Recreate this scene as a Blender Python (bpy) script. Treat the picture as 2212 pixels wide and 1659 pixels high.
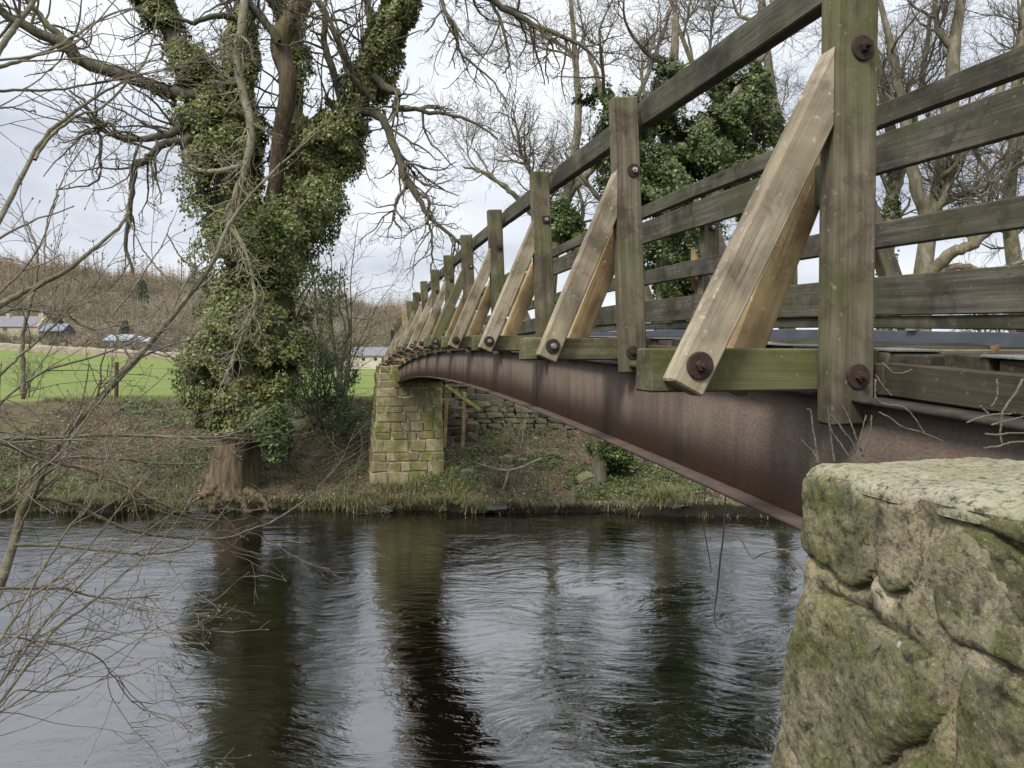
import bpy, bmesh, math, random
import numpy as np
from mathutils import Vector, Matrix

for o in list(bpy.data.objects):
    bpy.data.objects.remove(o, do_unlink=True)
SC = bpy.context.scene
COL = SC.collection

# ------------------------------------------------------------------ camera
HC = 3.65                      # eye height above the water
PITCH = 0.030
FPX = 1550.0                   # focal length for a frame 2212 wide
cam_d = bpy.data.cameras.new("camera")
cam = bpy.data.objects.new("camera", cam_d)
COL.objects.link(cam)
cam_d.sensor_width = 36.0
cam_d.lens = 36.0 * FPX / 2212.0
cam_d.clip_start = 0.02
cam_d.clip_end = 3000
cam.location = (0, 0, HC)
cam.rotation_euler = (math.pi / 2 - PITCH, 0, 0)
SC.camera = cam
SC.render.resolution_x = 1024
SC.render.resolution_y = 768

# ------------------------------------------------------------------ light
SUN_EL, SUN_AZ = math.radians(46), math.radians(-146)      # azimuth from +Y towards +X
world = bpy.data.worlds.new("World")
SC.world = world
world.use_nodes = True
wn = world.node_tree
wn.nodes.clear()


def wnode(t, **k):
    n = wn.nodes.new(t)
    for a, b in k.items():
        setattr(n, a, b)
    return n


sky = wnode('ShaderNodeTexSky', sky_type='NISHITA', sun_disc=False)
sky.sun_elevation = SUN_EL
sky.sun_rotation = SUN_AZ
geo = wnode('ShaderNodeTexCoord')
sep = wnode('ShaderNodeSeparateXYZ')
wn.links.new(geo.outputs['Generated'], sep.inputs[0])
zc = wnode('ShaderNodeMath', operation='ADD')
zc.inputs[1].default_value = 0.22
zab = wnode('ShaderNodeMath', operation='ABSOLUTE')
wn.links.new(sep.outputs['Z'], zab.inputs[0])
wn.links.new(zab.outputs[0], zc.inputs[0])
dx = wnode('ShaderNodeMath', operation='DIVIDE')
dy = wnode('ShaderNodeMath', operation='DIVIDE')
wn.links.new(sep.outputs['X'], dx.inputs[0]); wn.links.new(zc.outputs[0], dx.inputs[1])
wn.links.new(sep.outputs['Y'], dy.inputs[0]); wn.links.new(zc.outputs[0], dy.inputs[1])
cmb = wnode('ShaderNodeCombineXYZ')
wn.links.new(dx.outputs[0], cmb.inputs[0]); wn.links.new(dy.outputs[0], cmb.inputs[1])
cl = wnode('ShaderNodeTexNoise')
cl.inputs['Scale'].default_value = 0.85
cl.inputs['Detail'].default_value = 6
cl.inputs['Roughness'].default_value = 0.52
cl.inputs['Distortion'].default_value = 0.35
wn.links.new(cmb.outputs[0], cl.inputs['Vector'])
ramp = wnode('ShaderNodeValToRGB')
e = ramp.color_ramp.elements
e[0].position = 0.33; e[0].color = (0.47, 0.505, 0.57, 1)
e[1].position = 0.62; e[1].color = (0.90, 0.92, 0.95, 1)
m_ = ramp.color_ramp.elements.new(0.48); m_.color = (0.68, 0.715, 0.77, 1)
wn.links.new(cl.outputs['Fac'], ramp.inputs[0])
sc10 = wnode('ShaderNodeVectorMath', operation='SCALE')
sc10.inputs['Scale'].default_value = 6.1
wn.links.new(ramp.outputs[0], sc10.inputs[0])
grd = wnode('ShaderNodeMath', operation='MULTIPLY_ADD')      # an overcast sky is brighter overhead than at the horizon
grd.inputs[1].default_value = 0.82 * 6.4; grd.inputs[2].default_value = 0.77 * 6.4
wn.links.new(zab.outputs[0], grd.inputs[0])
wn.links.new(grd.outputs[0], sc10.inputs['Scale'])
mix = wnode('ShaderNodeMixRGB')
mix.inputs[0].default_value = 0.93
wn.links.new(sky.outputs[0], mix.inputs[1])
wn.links.new(sc10.outputs[0], mix.inputs[2])
bg = wnode('ShaderNodeBackground')
bg.inputs['Strength'].default_value = 0.10
wn.links.new(mix.outputs[0], bg.inputs['Color'])
wo = wnode('ShaderNodeOutputWorld')
wn.links.new(bg.outputs[0], wo.inputs['Surface'])

sun_d = bpy.data.lights.new("sun", 'SUN')
sun_d.energy = 1.5
sun_d.angle = math.radians(14)
sun_d.color = (1.0, 0.95, 0.87)
sun = bpy.data.objects.new("sun", sun_d)
COL.objects.link(sun)
sdir = Vector((math.sin(SUN_AZ) * math.cos(SUN_EL), math.cos(SUN_AZ) * math.cos(SUN_EL), math.sin(SUN_EL)))
sun.rotation_euler = (-sdir).to_track_quat('-Z', 'Y').to_euler()
sun.location = (0, 0, 40)

SC.view_settings.view_transform = 'Standard'
SC.view_settings.look = 'None'
SC.view_settings.exposure = 1.0
SC.view_settings.gamma = 1.0
SC.cycles.use_denoising = True
SC.cycles.max_bounces = 6
SC.cycles.diffuse_bounces = 3
SC.cycles.glossy_bounces = 3
SC.cycles.caustics_reflective = False

# ------------------------------------------------------------------ helpers
RNG = np.random.default_rng(7)
random.seed(7)
CP, SP = math.cos(PITCH), math.sin(PITCH)


def P(x, y, Y):
    """a point of the place: direction measured on a 2212 x 1659 view, at forward distance Y"""
    a = (x - 1106.0) / FPX
    b = (829.5 - y) / FPX
    d = np.array([a, CP + b * SP, -SP + b * CP])
    return np.array([0, 0, HC]) + d * (Y / d[1])


BA = 0.2227
SA, CA = math.sin(BA), math.cos(BA)


def B(u, l, z):
    """bridge axes: u along the bridge, l across it, z relative to eye height"""
    return Vector((-u * SA + l * CA, u * CA + l * SA, HC + z))


def curve(u):
    v = u - 1.6
    return -0.036 + 0.0594 * v - 0.0035 * v * v


MW = {}


def place(o, M=None, parent=None):
    M = M if M is not None else Matrix.Identity(4)
    MW[o.name] = M
    if parent is not None:
        o.parent = parent
        o.matrix_parent_inverse = MW[parent.name].inverted()
    o.matrix_basis = M
    return o


def tag(o, label=None, cat=None, group=None, kind=None):
    if label: o['label'] = label
    if cat: o['category'] = cat
    if group: o['group'] = group
    if kind: o['kind'] = kind
    return o


def empty(name, loc, label, cat, group=None):
    o = bpy.data.objects.new(name, None)
    o.empty_display_size = 0.1
    COL.objects.link(o)
    place(o, Matrix.Translation(Vector(loc)))
    return tag(o, label, cat, group)


def mesh_np(name, V, F, smooth=False):
    V = np.asarray(V, dtype=np.float32).reshape(-1, 3)
    F = np.asarray(F, dtype=np.int32)
    m = bpy.data.meshes.new(name)
    k = F.shape[1]
    m.vertices.add(len(V)); m.vertices.foreach_set('co', V.ravel())
    m.loops.add(F.size); m.loops.foreach_set('vertex_index', F.ravel())
    m.polygons.add(len(F))
    m.polygons.foreach_set('loop_start', np.arange(0, F.size, k, dtype=np.int32))
    if smooth:
        m.polygons.foreach_set('use_smooth', np.ones(len(F), dtype=bool))
    m.update(calc_edges=True)
    return m


def add(name, mesh, mat, parent=None, M=None):
    o = bpy.data.objects.new(name, mesh)
    COL.objects.link(o)
    if mat is not None and len(mesh.materials) == 0:
        mesh.materials.append(mat)
    place(o, M, parent)
    return o


def vnoise(p, seed=0):
    """trilinear value noise in -1..1 for an (N,3) array"""
    p = np.asarray(p, dtype=np.float64)
    i = np.floor(p).astype(np.int64); f = p - i
    f = f * f * (3 - 2 * f)

    def h(a, b, c):
        n = (a * 374761393 + b * 668265263 + c * 2147483647 + seed * 1274126177) & 0xffffffff
        n = ((n ^ (n >> 13)) * 1274126177) & 0xffffffff
        n = (n ^ (n >> 16)) & 0xffff
        return n / 32767.5 - 1
    r = 0
    for a in (0, 1):
        for b in (0, 1):
            for c in (0, 1):
                w = (f[..., 0] if a else 1 - f[..., 0]) * (f[..., 1] if b else 1 - f[..., 1]) * (f[..., 2] if c else 1 - f[..., 2])
                r = r + w * h(i[..., 0] + a, i[..., 1] + b, i[..., 2] + c)
    return r


def fbm(p, o=4, seed=0):
    p = np.asarray(p, dtype=np.float64)
    r = 0; a = 1; s = 0
    for k in range(o):
        r = r + a * vnoise(p * 2 ** k, seed + k); s += a; a *= 0.5
    return r / s


def norm(v):
    return v / np.maximum(np.linalg.norm(v, axis=-1, keepdims=True), 1e-9)


def tubes(pts, rad, K=4):
    """pts (N,M,3), rad (N,M) -> verts, quads"""
    pts = np.asarray(pts, dtype=np.float64); rad = np.asarray(rad, dtype=np.float64)
    N, Mn, _ = pts.shape
    t = norm(np.gradient(pts, axis=1))
    ref = np.where(np.abs(t.mean(1)[:, None, 2:3]) > 0.75, np.array([1., 0.13, 0]), np.array([0.05, 0.1, 1.]))
    a = norm(np.cross(t, np.broadcast_to(ref, t.shape)))
    b = np.cross(t, a)
    an = np.arange(K) * 2 * np.pi / K
    V = pts[:, :, None] + rad[:, :, None, None] * (a[:, :, None] * np.cos(an)[None, None, :, None] + b[:, :, None] * np.sin(an)[None, None, :, None])
    base = (np.arange(N)[:, None, None] * Mn + np.arange(Mn - 1)[None, :, None]) * K
    k = np.arange(K)[None, None]; k2 = (k + 1) % K
    F = np.stack([base + k, base + k2, base + K + k2, base + K + k], -1).reshape(-1, 4)
    return V.reshape(-1, 3), F


def join(parts):
    Vs, Fs, off = [], [], 0
    for V, F in parts:
        Vs.append(V); Fs.append(F + off); off += len(V)
    return np.concatenate(Vs), np.concatenate(Fs)


def resample(poly, M=20, wob=0.0):
    """smooth curve through hand-set nodes (x,y,z,r)"""
    p = np.asarray(poly, dtype=np.float64)
    n = len(p)
    q = np.vstack([2 * p[0] - p[1], p, 2 * p[-1] - p[-2]])
    s = np.linspace(0, n - 1 - 1e-6, M)
    i = s.astype(int); t = (s - i)[:, None]
    a, b, c, d = q[i], q[i + 1], q[i + 2], q[i + 3]
    r = 0.5 * (2 * b + (c - a) * t + (2 * a - 5 * b + 4 * c - d) * t * t + (3 * b - a - 3 * c + d) * t ** 3)
    r[:, 3] = np.maximum(r[:, 3], 0.0015)
    if wob:
        r[1:-1, :3] += RNG.normal(0, wob, (M - 2, 3))
    return r


def limbs_px(nodes):
    """nodes (x, y, Y, r in view pixels) -> world (x,y,z,r)"""
    out = []
    for x, y, Y, r in nodes:
        w = P(x, y, Y)
        out.append((w[0], w[1], w[2], r * Y / FPX))
    return out


def grow(starts, dirs, lens, S, wob, t0, t1=None):
    t1 = t0 if t1 is None else t1
    t0 = np.asarray(t0, float); t1 = np.asarray(t1, float)
    p = np.asarray(starts, float).copy(); d = norm(np.asarray(dirs, float))
    out = [p.copy()]
    for k in range(S):
        f = k / max(S - 1, 1)
        d = norm(d + RNG.normal(0, wob, d.shape) + t0 * (1 - f) + t1 * f)
        p = p + d * (lens / S)[:, None]
        out.append(p.copy())
    return np.stack(out, 1)


def spawn(pts, rad, n, tmin=0.15, tmax=1.0, ang=(0.6, 1.2), bias=None, weights=None):
    """n child starts on parent curves -> (pos, dir, parent radius, t)"""
    N, Mn, _ = pts.shape
    if weights is None:
        weights = np.linalg.norm(np.diff(pts, axis=1), axis=2).sum(1)
    par = RNG.choice(N, n, p=weights / weights.sum())
    t = RNG.uniform(tmin, tmax, n) * (Mn - 1.001)
    i = t.astype(int); f = (t - i)[:, None]
    pos = pts[par, i] * (1 - f) + pts[par, i + 1] * f
    r = rad[par, i] * (1 - f[:, 0]) + rad[par, i + 1] * f[:, 0]
    d = norm(pts[par, i + 1] - pts[par, i])
    q = norm(np.cross(d, RNG.normal(0, 1, d.shape)))
    a = RNG.uniform(*ang, n)[:, None]
    c = d * np.cos(a) + q * np.sin(a)
    if bias is not None:
        c = norm(c + np.asarray(bias))
    return pos, c, r, t / (Mn - 1)


def taper(r0, S, tip=0.25, pw=1.0):
    f = np.linspace(0, 1, S + 1)[None] ** pw
    return r0[:, None] * (1 - f * (1 - tip))


def leaves(pos, nrm, size, droop=0.5, aspect=0.85, fold=0.25):
    """kite leaves folded down their middle: 4 verts, 2 tris each"""
    n = len(pos)
    nrm = norm(nrm)
    down = np.array([0, 0, -1.0]) * droop + RNG.normal(0, 0.6, (n, 3))
    t = norm(down - nrm * (down * nrm).sum(1, keepdims=True))
    s = np.cross(nrm, t)
    size = size[:, None]
    b = pos
    tip = pos + t * size
    m = pos + t * size * 0.42 - nrm * size * fold * 0.5
    l = m + s * size * 0.5 * aspect
    r = m - s * size * 0.5 * aspect
    V = np.stack([b, l, tip, r], 1).reshape(-1, 3)
    k = np.arange(n)[:, None] * 4
    F = np.concatenate([k + np.array([[0, 1, 2]]), k + np.array([[0, 2, 3]])])
    return V, F


def cbox(L, W, H, c=0.006, jit=0.0):
    """chamfered box along x, centred"""
    V, idx = [], {}
    for sx in (-1, 1):
        for sy in (-1, 1):
            for sz in (-1, 1):
                j = RNG.normal(0, jit, 3) if jit else np.zeros(3)
                h = np.array([L, W, H]) / 2 * np.array([sx, sy, sz]) + j
                for ax in range(3):
                    v = h - np.array([sx, sy, sz]) * c
                    v[ax] = h[ax]
                    idx[(sx, sy, sz, ax)] = len(V); V.append(v)
    bm = bmesh.new()
    vs = [bm.verts.new(v) for v in V]
    for ax in range(3):
        o1, o2 = [a for a in range(3) if a != ax]
        for s in (-1, 1):
            q = []
            for a, b in ((-1, -1), (1, -1), (1, 1), (-1, 1)):
                k = [0, 0, 0]; k[ax] = s; k[o1] = a; k[o2] = b
                q.append(vs[idx[(k[0], k[1], k[2], ax)]])
            bm.faces.new(q)
    for ax in range(3):
        o1, o2 = [a for a in range(3) if a != ax]
        for a in (-1, 1):
            for b in (-1, 1):
                def g(s, axx):
                    k = [0, 0, 0]; k[ax] = s; k[o1] = a; k[o2] = b
                    return vs[idx[(k[0], k[1], k[2], axx)]]
                bm.faces.new([g(-1, o1), g(1, o1), g(1, o2), g(-1, o2)])
    for sx in (-1, 1):
        for sy in (-1, 1):
            for sz in (-1, 1):
                bm.faces.new([vs[idx[(sx, sy, sz, a)]] for a in range(3)])
    bmesh.ops.recalc_face_normals(bm, faces=bm.faces)
    m = bpy.data.meshes.new("timber")
    bm.to_mesh(m); bm.free()
    return m


def frame(p0, p1, up):
    p0, p1, up = Vector(p0), Vector(p1), Vector(up)
    x = (p1 - p0).normalized()
    y = up.cross(x).normalized()
    z = x.cross(y)
    c = (p0 + p1) / 2
    return Matrix(((x.x, y.x, z.x, c.x), (x.y, y.y, z.y, c.y), (x.z, y.z, z.z, c.z), (0, 0, 0, 1))), (p1 - p0).length


def timber(name, p0, p1, w, h, mat, parent, up=(0, 0, 1), c=0.006, jit=0.0015):
    M, L = frame(p0, p1, up)
    return add(name, cbox(L, w, h, c, jit), mat, parent, M)


# ------------------------------------------------------------------ materials
class NT:
    def __init__(s, name):
        s.m = bpy.data.materials.new(name); s.m.use_nodes = True
        s.t = s.m.node_tree; s.t.nodes.clear()
        s.out = s.t.nodes.new('ShaderNodeOutputMaterial')
        s.b = s.t.nodes.new('ShaderNodeBsdfPrincipled')
        s.t.links.new(s.b.outputs[0], s.out.inputs[0])

    def n(s, t, **k):
        q = s.t.nodes.new(t)
        for a, b in k.items(): setattr(q, a, b)
        return q

    def l(s, a, b): s.t.links.new(a, b)

    def coord(s, kind='Object', scale=(1, 1, 1), rnd=0.0):
        tc = s.n('ShaderNodeTexCoord'); v = tc.outputs[kind]
        if kind == 'World':
            pass
        if rnd:
            oi = s.n('ShaderNodeObjectInfo')
            mu = s.n('ShaderNodeMath', operation='MULTIPLY'); mu.inputs[1].default_value = rnd
            s.l(oi.outputs['Random'], mu.inputs[0])
            ad = s.n('ShaderNodeVectorMath', operation='ADD')
            s.l(v, ad.inputs[0]); s.l(mu.outputs[0], ad.inputs[1]); v = ad.outputs[0]
        mp = s.n('ShaderNodeMapping'); mp.inputs['Scale'].default_value = scale
        s.l(v, mp.inputs[0]); return mp.outputs[0]

    def pos(s, scale=(1, 1, 1)):
        g = s.n('ShaderNodeNewGeometry')
        mp = s.n('ShaderNodeMapping'); mp.inputs['Scale'].default_value = scale
        s.l(g.outputs['Position'], mp.inputs[0]); return mp.outputs[0]

    def noise(s, v, scale=1, detail=4, rough=0.55, dist=0.0):
        q = s.n('ShaderNodeTexNoise')
        q.inputs['Scale'].default_value = scale; q.inputs['Detail'].default_value = detail
        q.inputs['Roughness'].default_value = rough; q.inputs['Distortion'].default_value = dist
        s.l(v, q.inputs['Vector']); return q.outputs['Fac']

    def voro(s, v, scale=1, feature='F1'):
        q = s.n('ShaderNodeTexVoronoi', feature=feature); q.inputs['Scale'].default_value = scale
        s.l(v, q.inputs['Vector']); return q.outputs['Distance']

    def ramp(s, f, stops):
        q = s.n('ShaderNodeValToRGB'); el = q.color_ramp.elements
        while len(el) < len(stops): el.new(0.5)
        for e_, (p, c) in zip(el, stops):
            e_.position = p
            e_.color = (*c, 1) if hasattr(c, '__len__') else (c, c, c, 1)
        s.l(f, q.inputs[0]); return q.outputs[0]

    def mix(s, f, a, b, mode='MIX'):
        q = s.n('ShaderNodeMixRGB', blend_type=mode)
        for i, v in ((0, f), (1, a), (2, b)):
            if isinstance(v, (int, float)): q.inputs[i].default_value = v if i == 0 else (v, v, v, 1)
            elif isinstance(v, tuple): q.inputs[i].default_value = (*v, 1)
            else: s.l(v, q.inputs[i])
        return q.outputs[0]

    def math(s, op, a, b=0.0):
        q = s.n('ShaderNodeMath', operation=op)
        for i, v in ((0, a), (1, b)):
            if isinstance(v, (int, float)): q.inputs[i].default_value = v
            else: s.l(v, q.inputs[i])
        return q.outputs[0]

    def fin(s, col, rough=0.85, bump=None, bs=0.3, bd=0.01, spec=0.3):
        if isinstance(col, tuple): s.b.inputs['Base Color'].default_value = (*col, 1)
        else: s.l(col, s.b.inputs['Base Color'])
        if isinstance(rough, (int, float)): s.b.inputs['Roughness'].default_value = rough
        else: s.l(rough, s.b.inputs['Roughness'])
        s.b.inputs['Specular IOR Level'].default_value = spec
        if bump is not None:
            q = s.n('ShaderNodeBump'); q.inputs['Strength'].default_value = bs; q.inputs['Distance'].default_value = bd
            s.l(bump, q.inputs['Height']); s.l(q.outputs[0], s.b.inputs['Normal'])
        return s.m


def wood(name, dark, mid, light, algae, amt, grain=1.0):
    w = NT(name)
    v = w.coord('Object', (1, 1, 1), 37.0)
    mp = w.n('ShaderNodeMapping'); mp.inputs['Scale'].default_value = (1.3, 26 * grain, 26 * grain); w.l(v, mp.inputs[0])
    g1 = w.noise(mp.outputs[0], 1.0, 5, 0.6, 0.6)
    mp2 = w.n('ShaderNodeMapping'); mp2.inputs['Scale'].default_value = (3.0, 95, 95); w.l(v, mp2.inputs[0])
    g2 = w.noise(mp2.outputs[0], 1.0, 3, 0.6)
    g = w.math('ADD', w.math('MULTIPLY', g1, 0.62), w.math('MULTIPLY', g2, 0.38))
    col = w.ramp(g, [(0.30, dark), (0.5, mid), (0.72, light)])
    st = w.noise(v, 3.2, 4, 0.62, 0.4)
    col = w.mix(w.ramp(st, [(0.36, 0.8), (0.58, 0.0)]), col, tuple(x * 0.42 for x in dark), 'MIX')
    bl = w.noise(v, 9.0, 6, 0.72, 0.5)
    col = w.mix(w.ramp(bl, [(0.52, 0.0), (0.66, 0.55)]), col, tuple(x * 0.5 for x in dark))
    al = w.noise(v, 2.3, 5, 0.6, 0.3)
    col = w.mix(w.math('MULTIPLY', w.ramp(al, [(0.42, 0.0), (0.68, 1.0)]), amt), col, algae)
    sp = w.noise(v, 55, 2, 0.5)                       # lichen flecks
    col = w.mix(w.ramp(sp, [(0.66, 0.0), (0.74, 0.4)]), col, tuple(min(1, x * 1.5) for x in light))
    mp3 = w.n('ShaderNodeMapping'); mp3.inputs['Scale'].default_value = (0.9, 42, 42); w.l(v, mp3.inputs[0])
    ck = w.noise(mp3.outputs[0], 1.0, 2, 0.5, 0.8)    # drying checks
    ckm = w.ramp(ck, [(0.485, 0.0), (0.5, 0.8), (0.515, 0.0)])
    ckm = w.math('MULTIPLY', ckm, w.ramp(w.noise(v, 2.7, 2), [(0.5, 0.0), (0.62, 1.0)]))
    col = w.mix(ckm, col, (0.02, 0.016, 0.012))
    kn = w.n('ShaderNodeMapping'); kn.inputs['Scale'].default_value = (1.6, 6, 6); w.l(v, kn.inputs[0])
    kd = w.voro(kn.outputs[0], 1.0)
    col = w.mix(w.ramp(kd, [(0.06, 0.75), (0.16, 0.0)]), col, tuple(x * 0.5 for x in dark))
    h = w.math('SUBTRACT', g, w.math('MULTIPLY', ckm, 0.6))
    return w.fin(col, 0.88, h, 0.55, 0.006)


M_POST = wood('timber_weathered', (0.065, 0.054, 0.035), (0.165, 0.14, 0.095), (0.285, 0.25, 0.182), (0.105, 0.12, 0.028), 0.8)
M_RAIL = wood('timber_grey', (0.045, 0.04, 0.031), (0.115, 0.103, 0.08), (0.22, 0.2, 0.16), (0.08, 0.088, 0.035), 0.6)
M_RAKE = wood('timber_sawn', (0.21, 0.17, 0.115), (0.39, 0.33, 0.235), (0.54, 0.475, 0.36), (0.24, 0.22, 0.105), 0.4)
M_GOLD = wood('timber_new', (0.29, 0.195, 0.095), (0.46, 0.325, 0.175), (0.58, 0.445, 0.27), (0.35, 0.28, 0.13), 0.3)
M_TRAN = wood('timber_mossy', (0.07, 0.06, 0.033), (0.17, 0.152, 0.088), (0.28, 0.25, 0.16), (0.115, 0.125, 0.035), 0.65)
M_DECK = wood('timber_deck', (0.03, 0.024, 0.017), (0.075, 0.062, 0.044), (0.16, 0.135, 0.095), (0.06, 0.062, 0.03), 0.4)


def steel_rust():
    w = NT('rusted_steel')
    tc = w.n('ShaderNodeTexCoord')
    mp = w.n('ShaderNodeMapping'); w.l(tc.outputs['UV'], mp.inputs[0])
    st = w.n('ShaderNodeMapping'); st.inputs['Scale'].default_value = (7, 0.35, 1); w.l(tc.outputs['UV'], st.inputs[0])
    streak = w.noise(st.outputs[0], 1.0, 5, 0.6)
    big = w.noise(mp.outputs[0], 1.6, 4, 0.6, 0.4)
    fine = w.noise(mp.outputs[0], 60, 3, 0.6)
    sepx = w.n('ShaderNodeSeparateXYZ'); w.l(tc.outputs['UV'], sepx.inputs[0])
    col = w.ramp(w.math('ADD', w.math('MULTIPLY', streak, 0.6), w.math('MULTIPLY', big, 0.4)),
                 [(0.33, (0.11, 0.083, 0.068)), (0.5, (0.18, 0.142, 0.112)), (0.66, (0.235, 0.195, 0.145))])
    low = w.math('ADD', sepx.outputs['Y'], w.math('MULTIPLY', w.math('SUBTRACT', streak, 0.5), 0.5))
    col = w.mix(w.ramp(low, [(0.0, 0.25), (0.10, 0.6), (0.30, 0.0)]), col, (0.25, 0.135, 0.075))
    pur = w.ramp(low, [(0.10, 0.0), (0.24, 0.65), (0.42, 0.0)])
    col = w.mix(pur, col, (0.165, 0.11, 0.092))
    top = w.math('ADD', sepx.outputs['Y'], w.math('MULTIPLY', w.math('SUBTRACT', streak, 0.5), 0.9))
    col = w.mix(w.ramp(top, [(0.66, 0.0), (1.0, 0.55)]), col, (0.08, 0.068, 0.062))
    s2 = w.n('ShaderNodeMapping'); s2.inputs['Scale'].default_value = (3.2, 0.12, 1); w.l(tc.outputs['UV'], s2.inputs[0])
    weep = w.noise(s2.outputs[0], 1.0, 6, 0.7)
    col = w.mix(w.ramp(weep, [(0.53, 0.0), (0.64, 0.55)]), col, (0.06, 0.046, 0.042))
    scab = w.noise(mp.outputs[0], 9, 7, 0.75, 0.6)
    col = w.mix(w.ramp(scab, [(0.55, 0.0), (0.64, 0.5)]), col, (0.17, 0.085, 0.05))
    col = w.mix(w.ramp(fine, [(0.4, 0.35), (0.6, 0.0)]), col, (0.05, 0.03, 0.025))
    sp = w.noise(mp.outputs[0], 26, 4, 0.7)
    col = w.mix(w.ramp(sp, [(0.66, 0.0), (0.78, 0.5)]), col, (0.22, 0.16, 0.11))
    return w.fin(col, w.ramp(big, [(0.3, 0.72), (0.7, 0.9)]), fine, 0.35, 0.003, 0.2)


M_STEEL = steel_rust()


def simple(name, c1, c2, scale=8, rough=0.85, bs=0.3, bd=0.01, kind='Object', c3=None, detail=5, metal=0.0, spec=0.3, rnd=11.0):
    w = NT(name)
    v = w.coord(kind, (1, 1, 1), rnd)
    n = w.noise(v, scale, detail, 0.62)
    col = w.ramp(n, [(0.32, c1), (0.68, c2)])
    if c3 is not None:
        n2 = w.noise(v, scale * 0.31, 4, 0.6, 0.5)
        col = w.mix(w.ramp(n2, [(0.45, 0.0), (0.66, 0.85)]), col, c3)
    w.b.inputs['Metallic'].default_value = metal
    return w.fin(col, rough, n, bs, bd, spec)


M_FLANGE = simple('flange_steel', (0.06, 0.045, 0.037), (0.105, 0.08, 0.064), 14, 0.75, 0.3, 0.003, c3=(0.11, 0.065, 0.045), rnd=0)
M_FLANGED = simple('flange_dark', (0.03, 0.024, 0.02), (0.075, 0.058, 0.048), 20, 0.85, 0.3, 0.003, rnd=0)
M_RUST = simple('rusty_iron', (0.026, 0.017, 0.014), (0.07, 0.042, 0.03), 60, 0.75, 0.5, 0.002, c3=(0.05, 0.035, 0.03))
M_ZINC = simple('zinc_plated', (0.45, 0.45, 0.44), (0.62, 0.62, 0.6), 40, 0.35, 0.1, 0.001, metal=0.9)
M_KERB = simple('grey_edging', (0.085, 0.098, 0.12), (0.125, 0.14, 0.165), 9, 0.5, 0.1, 0.002)
M_GRIT = simple('gritted_strip', (0.10, 0.11, 0.10), (0.27, 0.27, 0.25), 160, 0.9, 0.5, 0.002)


def stone_mat(name, c1, c2, c3, moss, mossamt, scale=5.0, dark=(0.05, 0.047, 0.035), rnd=23.0, streak=False):
    w = NT(name)
    v = w.coord('Object', (1, 1, 1), rnd)
    n = w.noise(v, scale, 7, 0.65, 0.3)
    col = w.ramp(n, [(0.3, c1), (0.5, c2), (0.72, c3)])
    oi = w.n('ShaderNodeObjectInfo')
    col = w.mix(w.ramp(oi.outputs['Random'], [(0.0, 0.0), (0.45, 0.15), (0.7, 0.55), (0.85, 0.1), (1.0, 0.7)]), col, tuple(x * 0.42 for x in c2))
    rn = w.math('FRACT', w.math('MULTIPLY', oi.outputs['Random'], 17.3))
    mossamt = w.math('MULTIPLY', w.ramp(rn, [(0.2, 0.25), (0.8, 1.0)]), mossamt)
    m = w.noise(v, scale * 0.5, 5, 0.65, 0.6)
    col = w.mix(w.math('MULTIPLY', w.ramp(m, [(0.44, 0.0), (0.62, 1.0)]), mossamt), col, moss)
    if streak:
        sk = w.noise(w.pos((2.6, 2.6, 0.28)), 1.0, 4, 0.6)
        col = w.mix(w.ramp(sk, [(0.46, 0.0), (0.62, 0.7)]), col, (0.07, 0.062, 0.035))
        lw = w.noise(w.pos((1.2, 1.2, 1.2)), 1.4, 5, 0.65, 0.4)
        col = w.mix(w.ramp(lw, [(0.5, 0.0), (0.62, 0.7)]), col, moss)
    bl = w.noise(v, scale * 2.6, 5, 0.7)
    col = w.mix(w.ramp(bl, [(0.56, 0.0), (0.72, 0.75)]), col, dark)
    f = w.noise(v, scale * 16, 4, 0.7)
    col = w.mix(w.ramp(f, [(0.3, 0.35), (0.5, 0.0)]), col, tuple(x * 0.4 for x in c1))
    lc = w.noise(v, scale * 7, 3, 0.6)
    col = w.mix(w.ramp(lc, [(0.68, 0.0), (0.76, 0.55)]), col, (0.42, 0.41, 0.34))
    h = w.math('ADD', w.math('MULTIPLY', n, 0.6), w.math('MULTIPLY', f, 0.4))
    return w.fin(col, 0.92, h, 0.6, 0.02, 0.2)


M_PIER = stone_mat('pier_sandstone', (0.25, 0.21, 0.125), (0.45, 0.385, 0.24), (0.58, 0.51, 0.35), (0.175, 0.19, 0.038), 1.0, 4.0, streak=True)
M_MORT = simple('lime_mortar', (0.42, 0.35, 0.22), (0.60, 0.51, 0.34), 30, 0.95, 0.6, 0.01)
M_DRY = stone_mat('wall_gritstone', (0.10, 0.088, 0.062), (0.18, 0.16, 0.115), (0.27, 0.245, 0.18), (0.11, 0.125, 0.035), 0.7, 4.0)
M_DARKGAP = simple('wall_core', (0.02, 0.018, 0.014), (0.05, 0.045, 0.033), 9, 0.95)
M_ROCK = stone_mat('river_rock', (0.11, 0.10, 0.07), (0.2, 0.185, 0.13), (0.30, 0.28, 0.2), (0.12, 0.14, 0.035), 0.85, 4.0)


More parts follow.
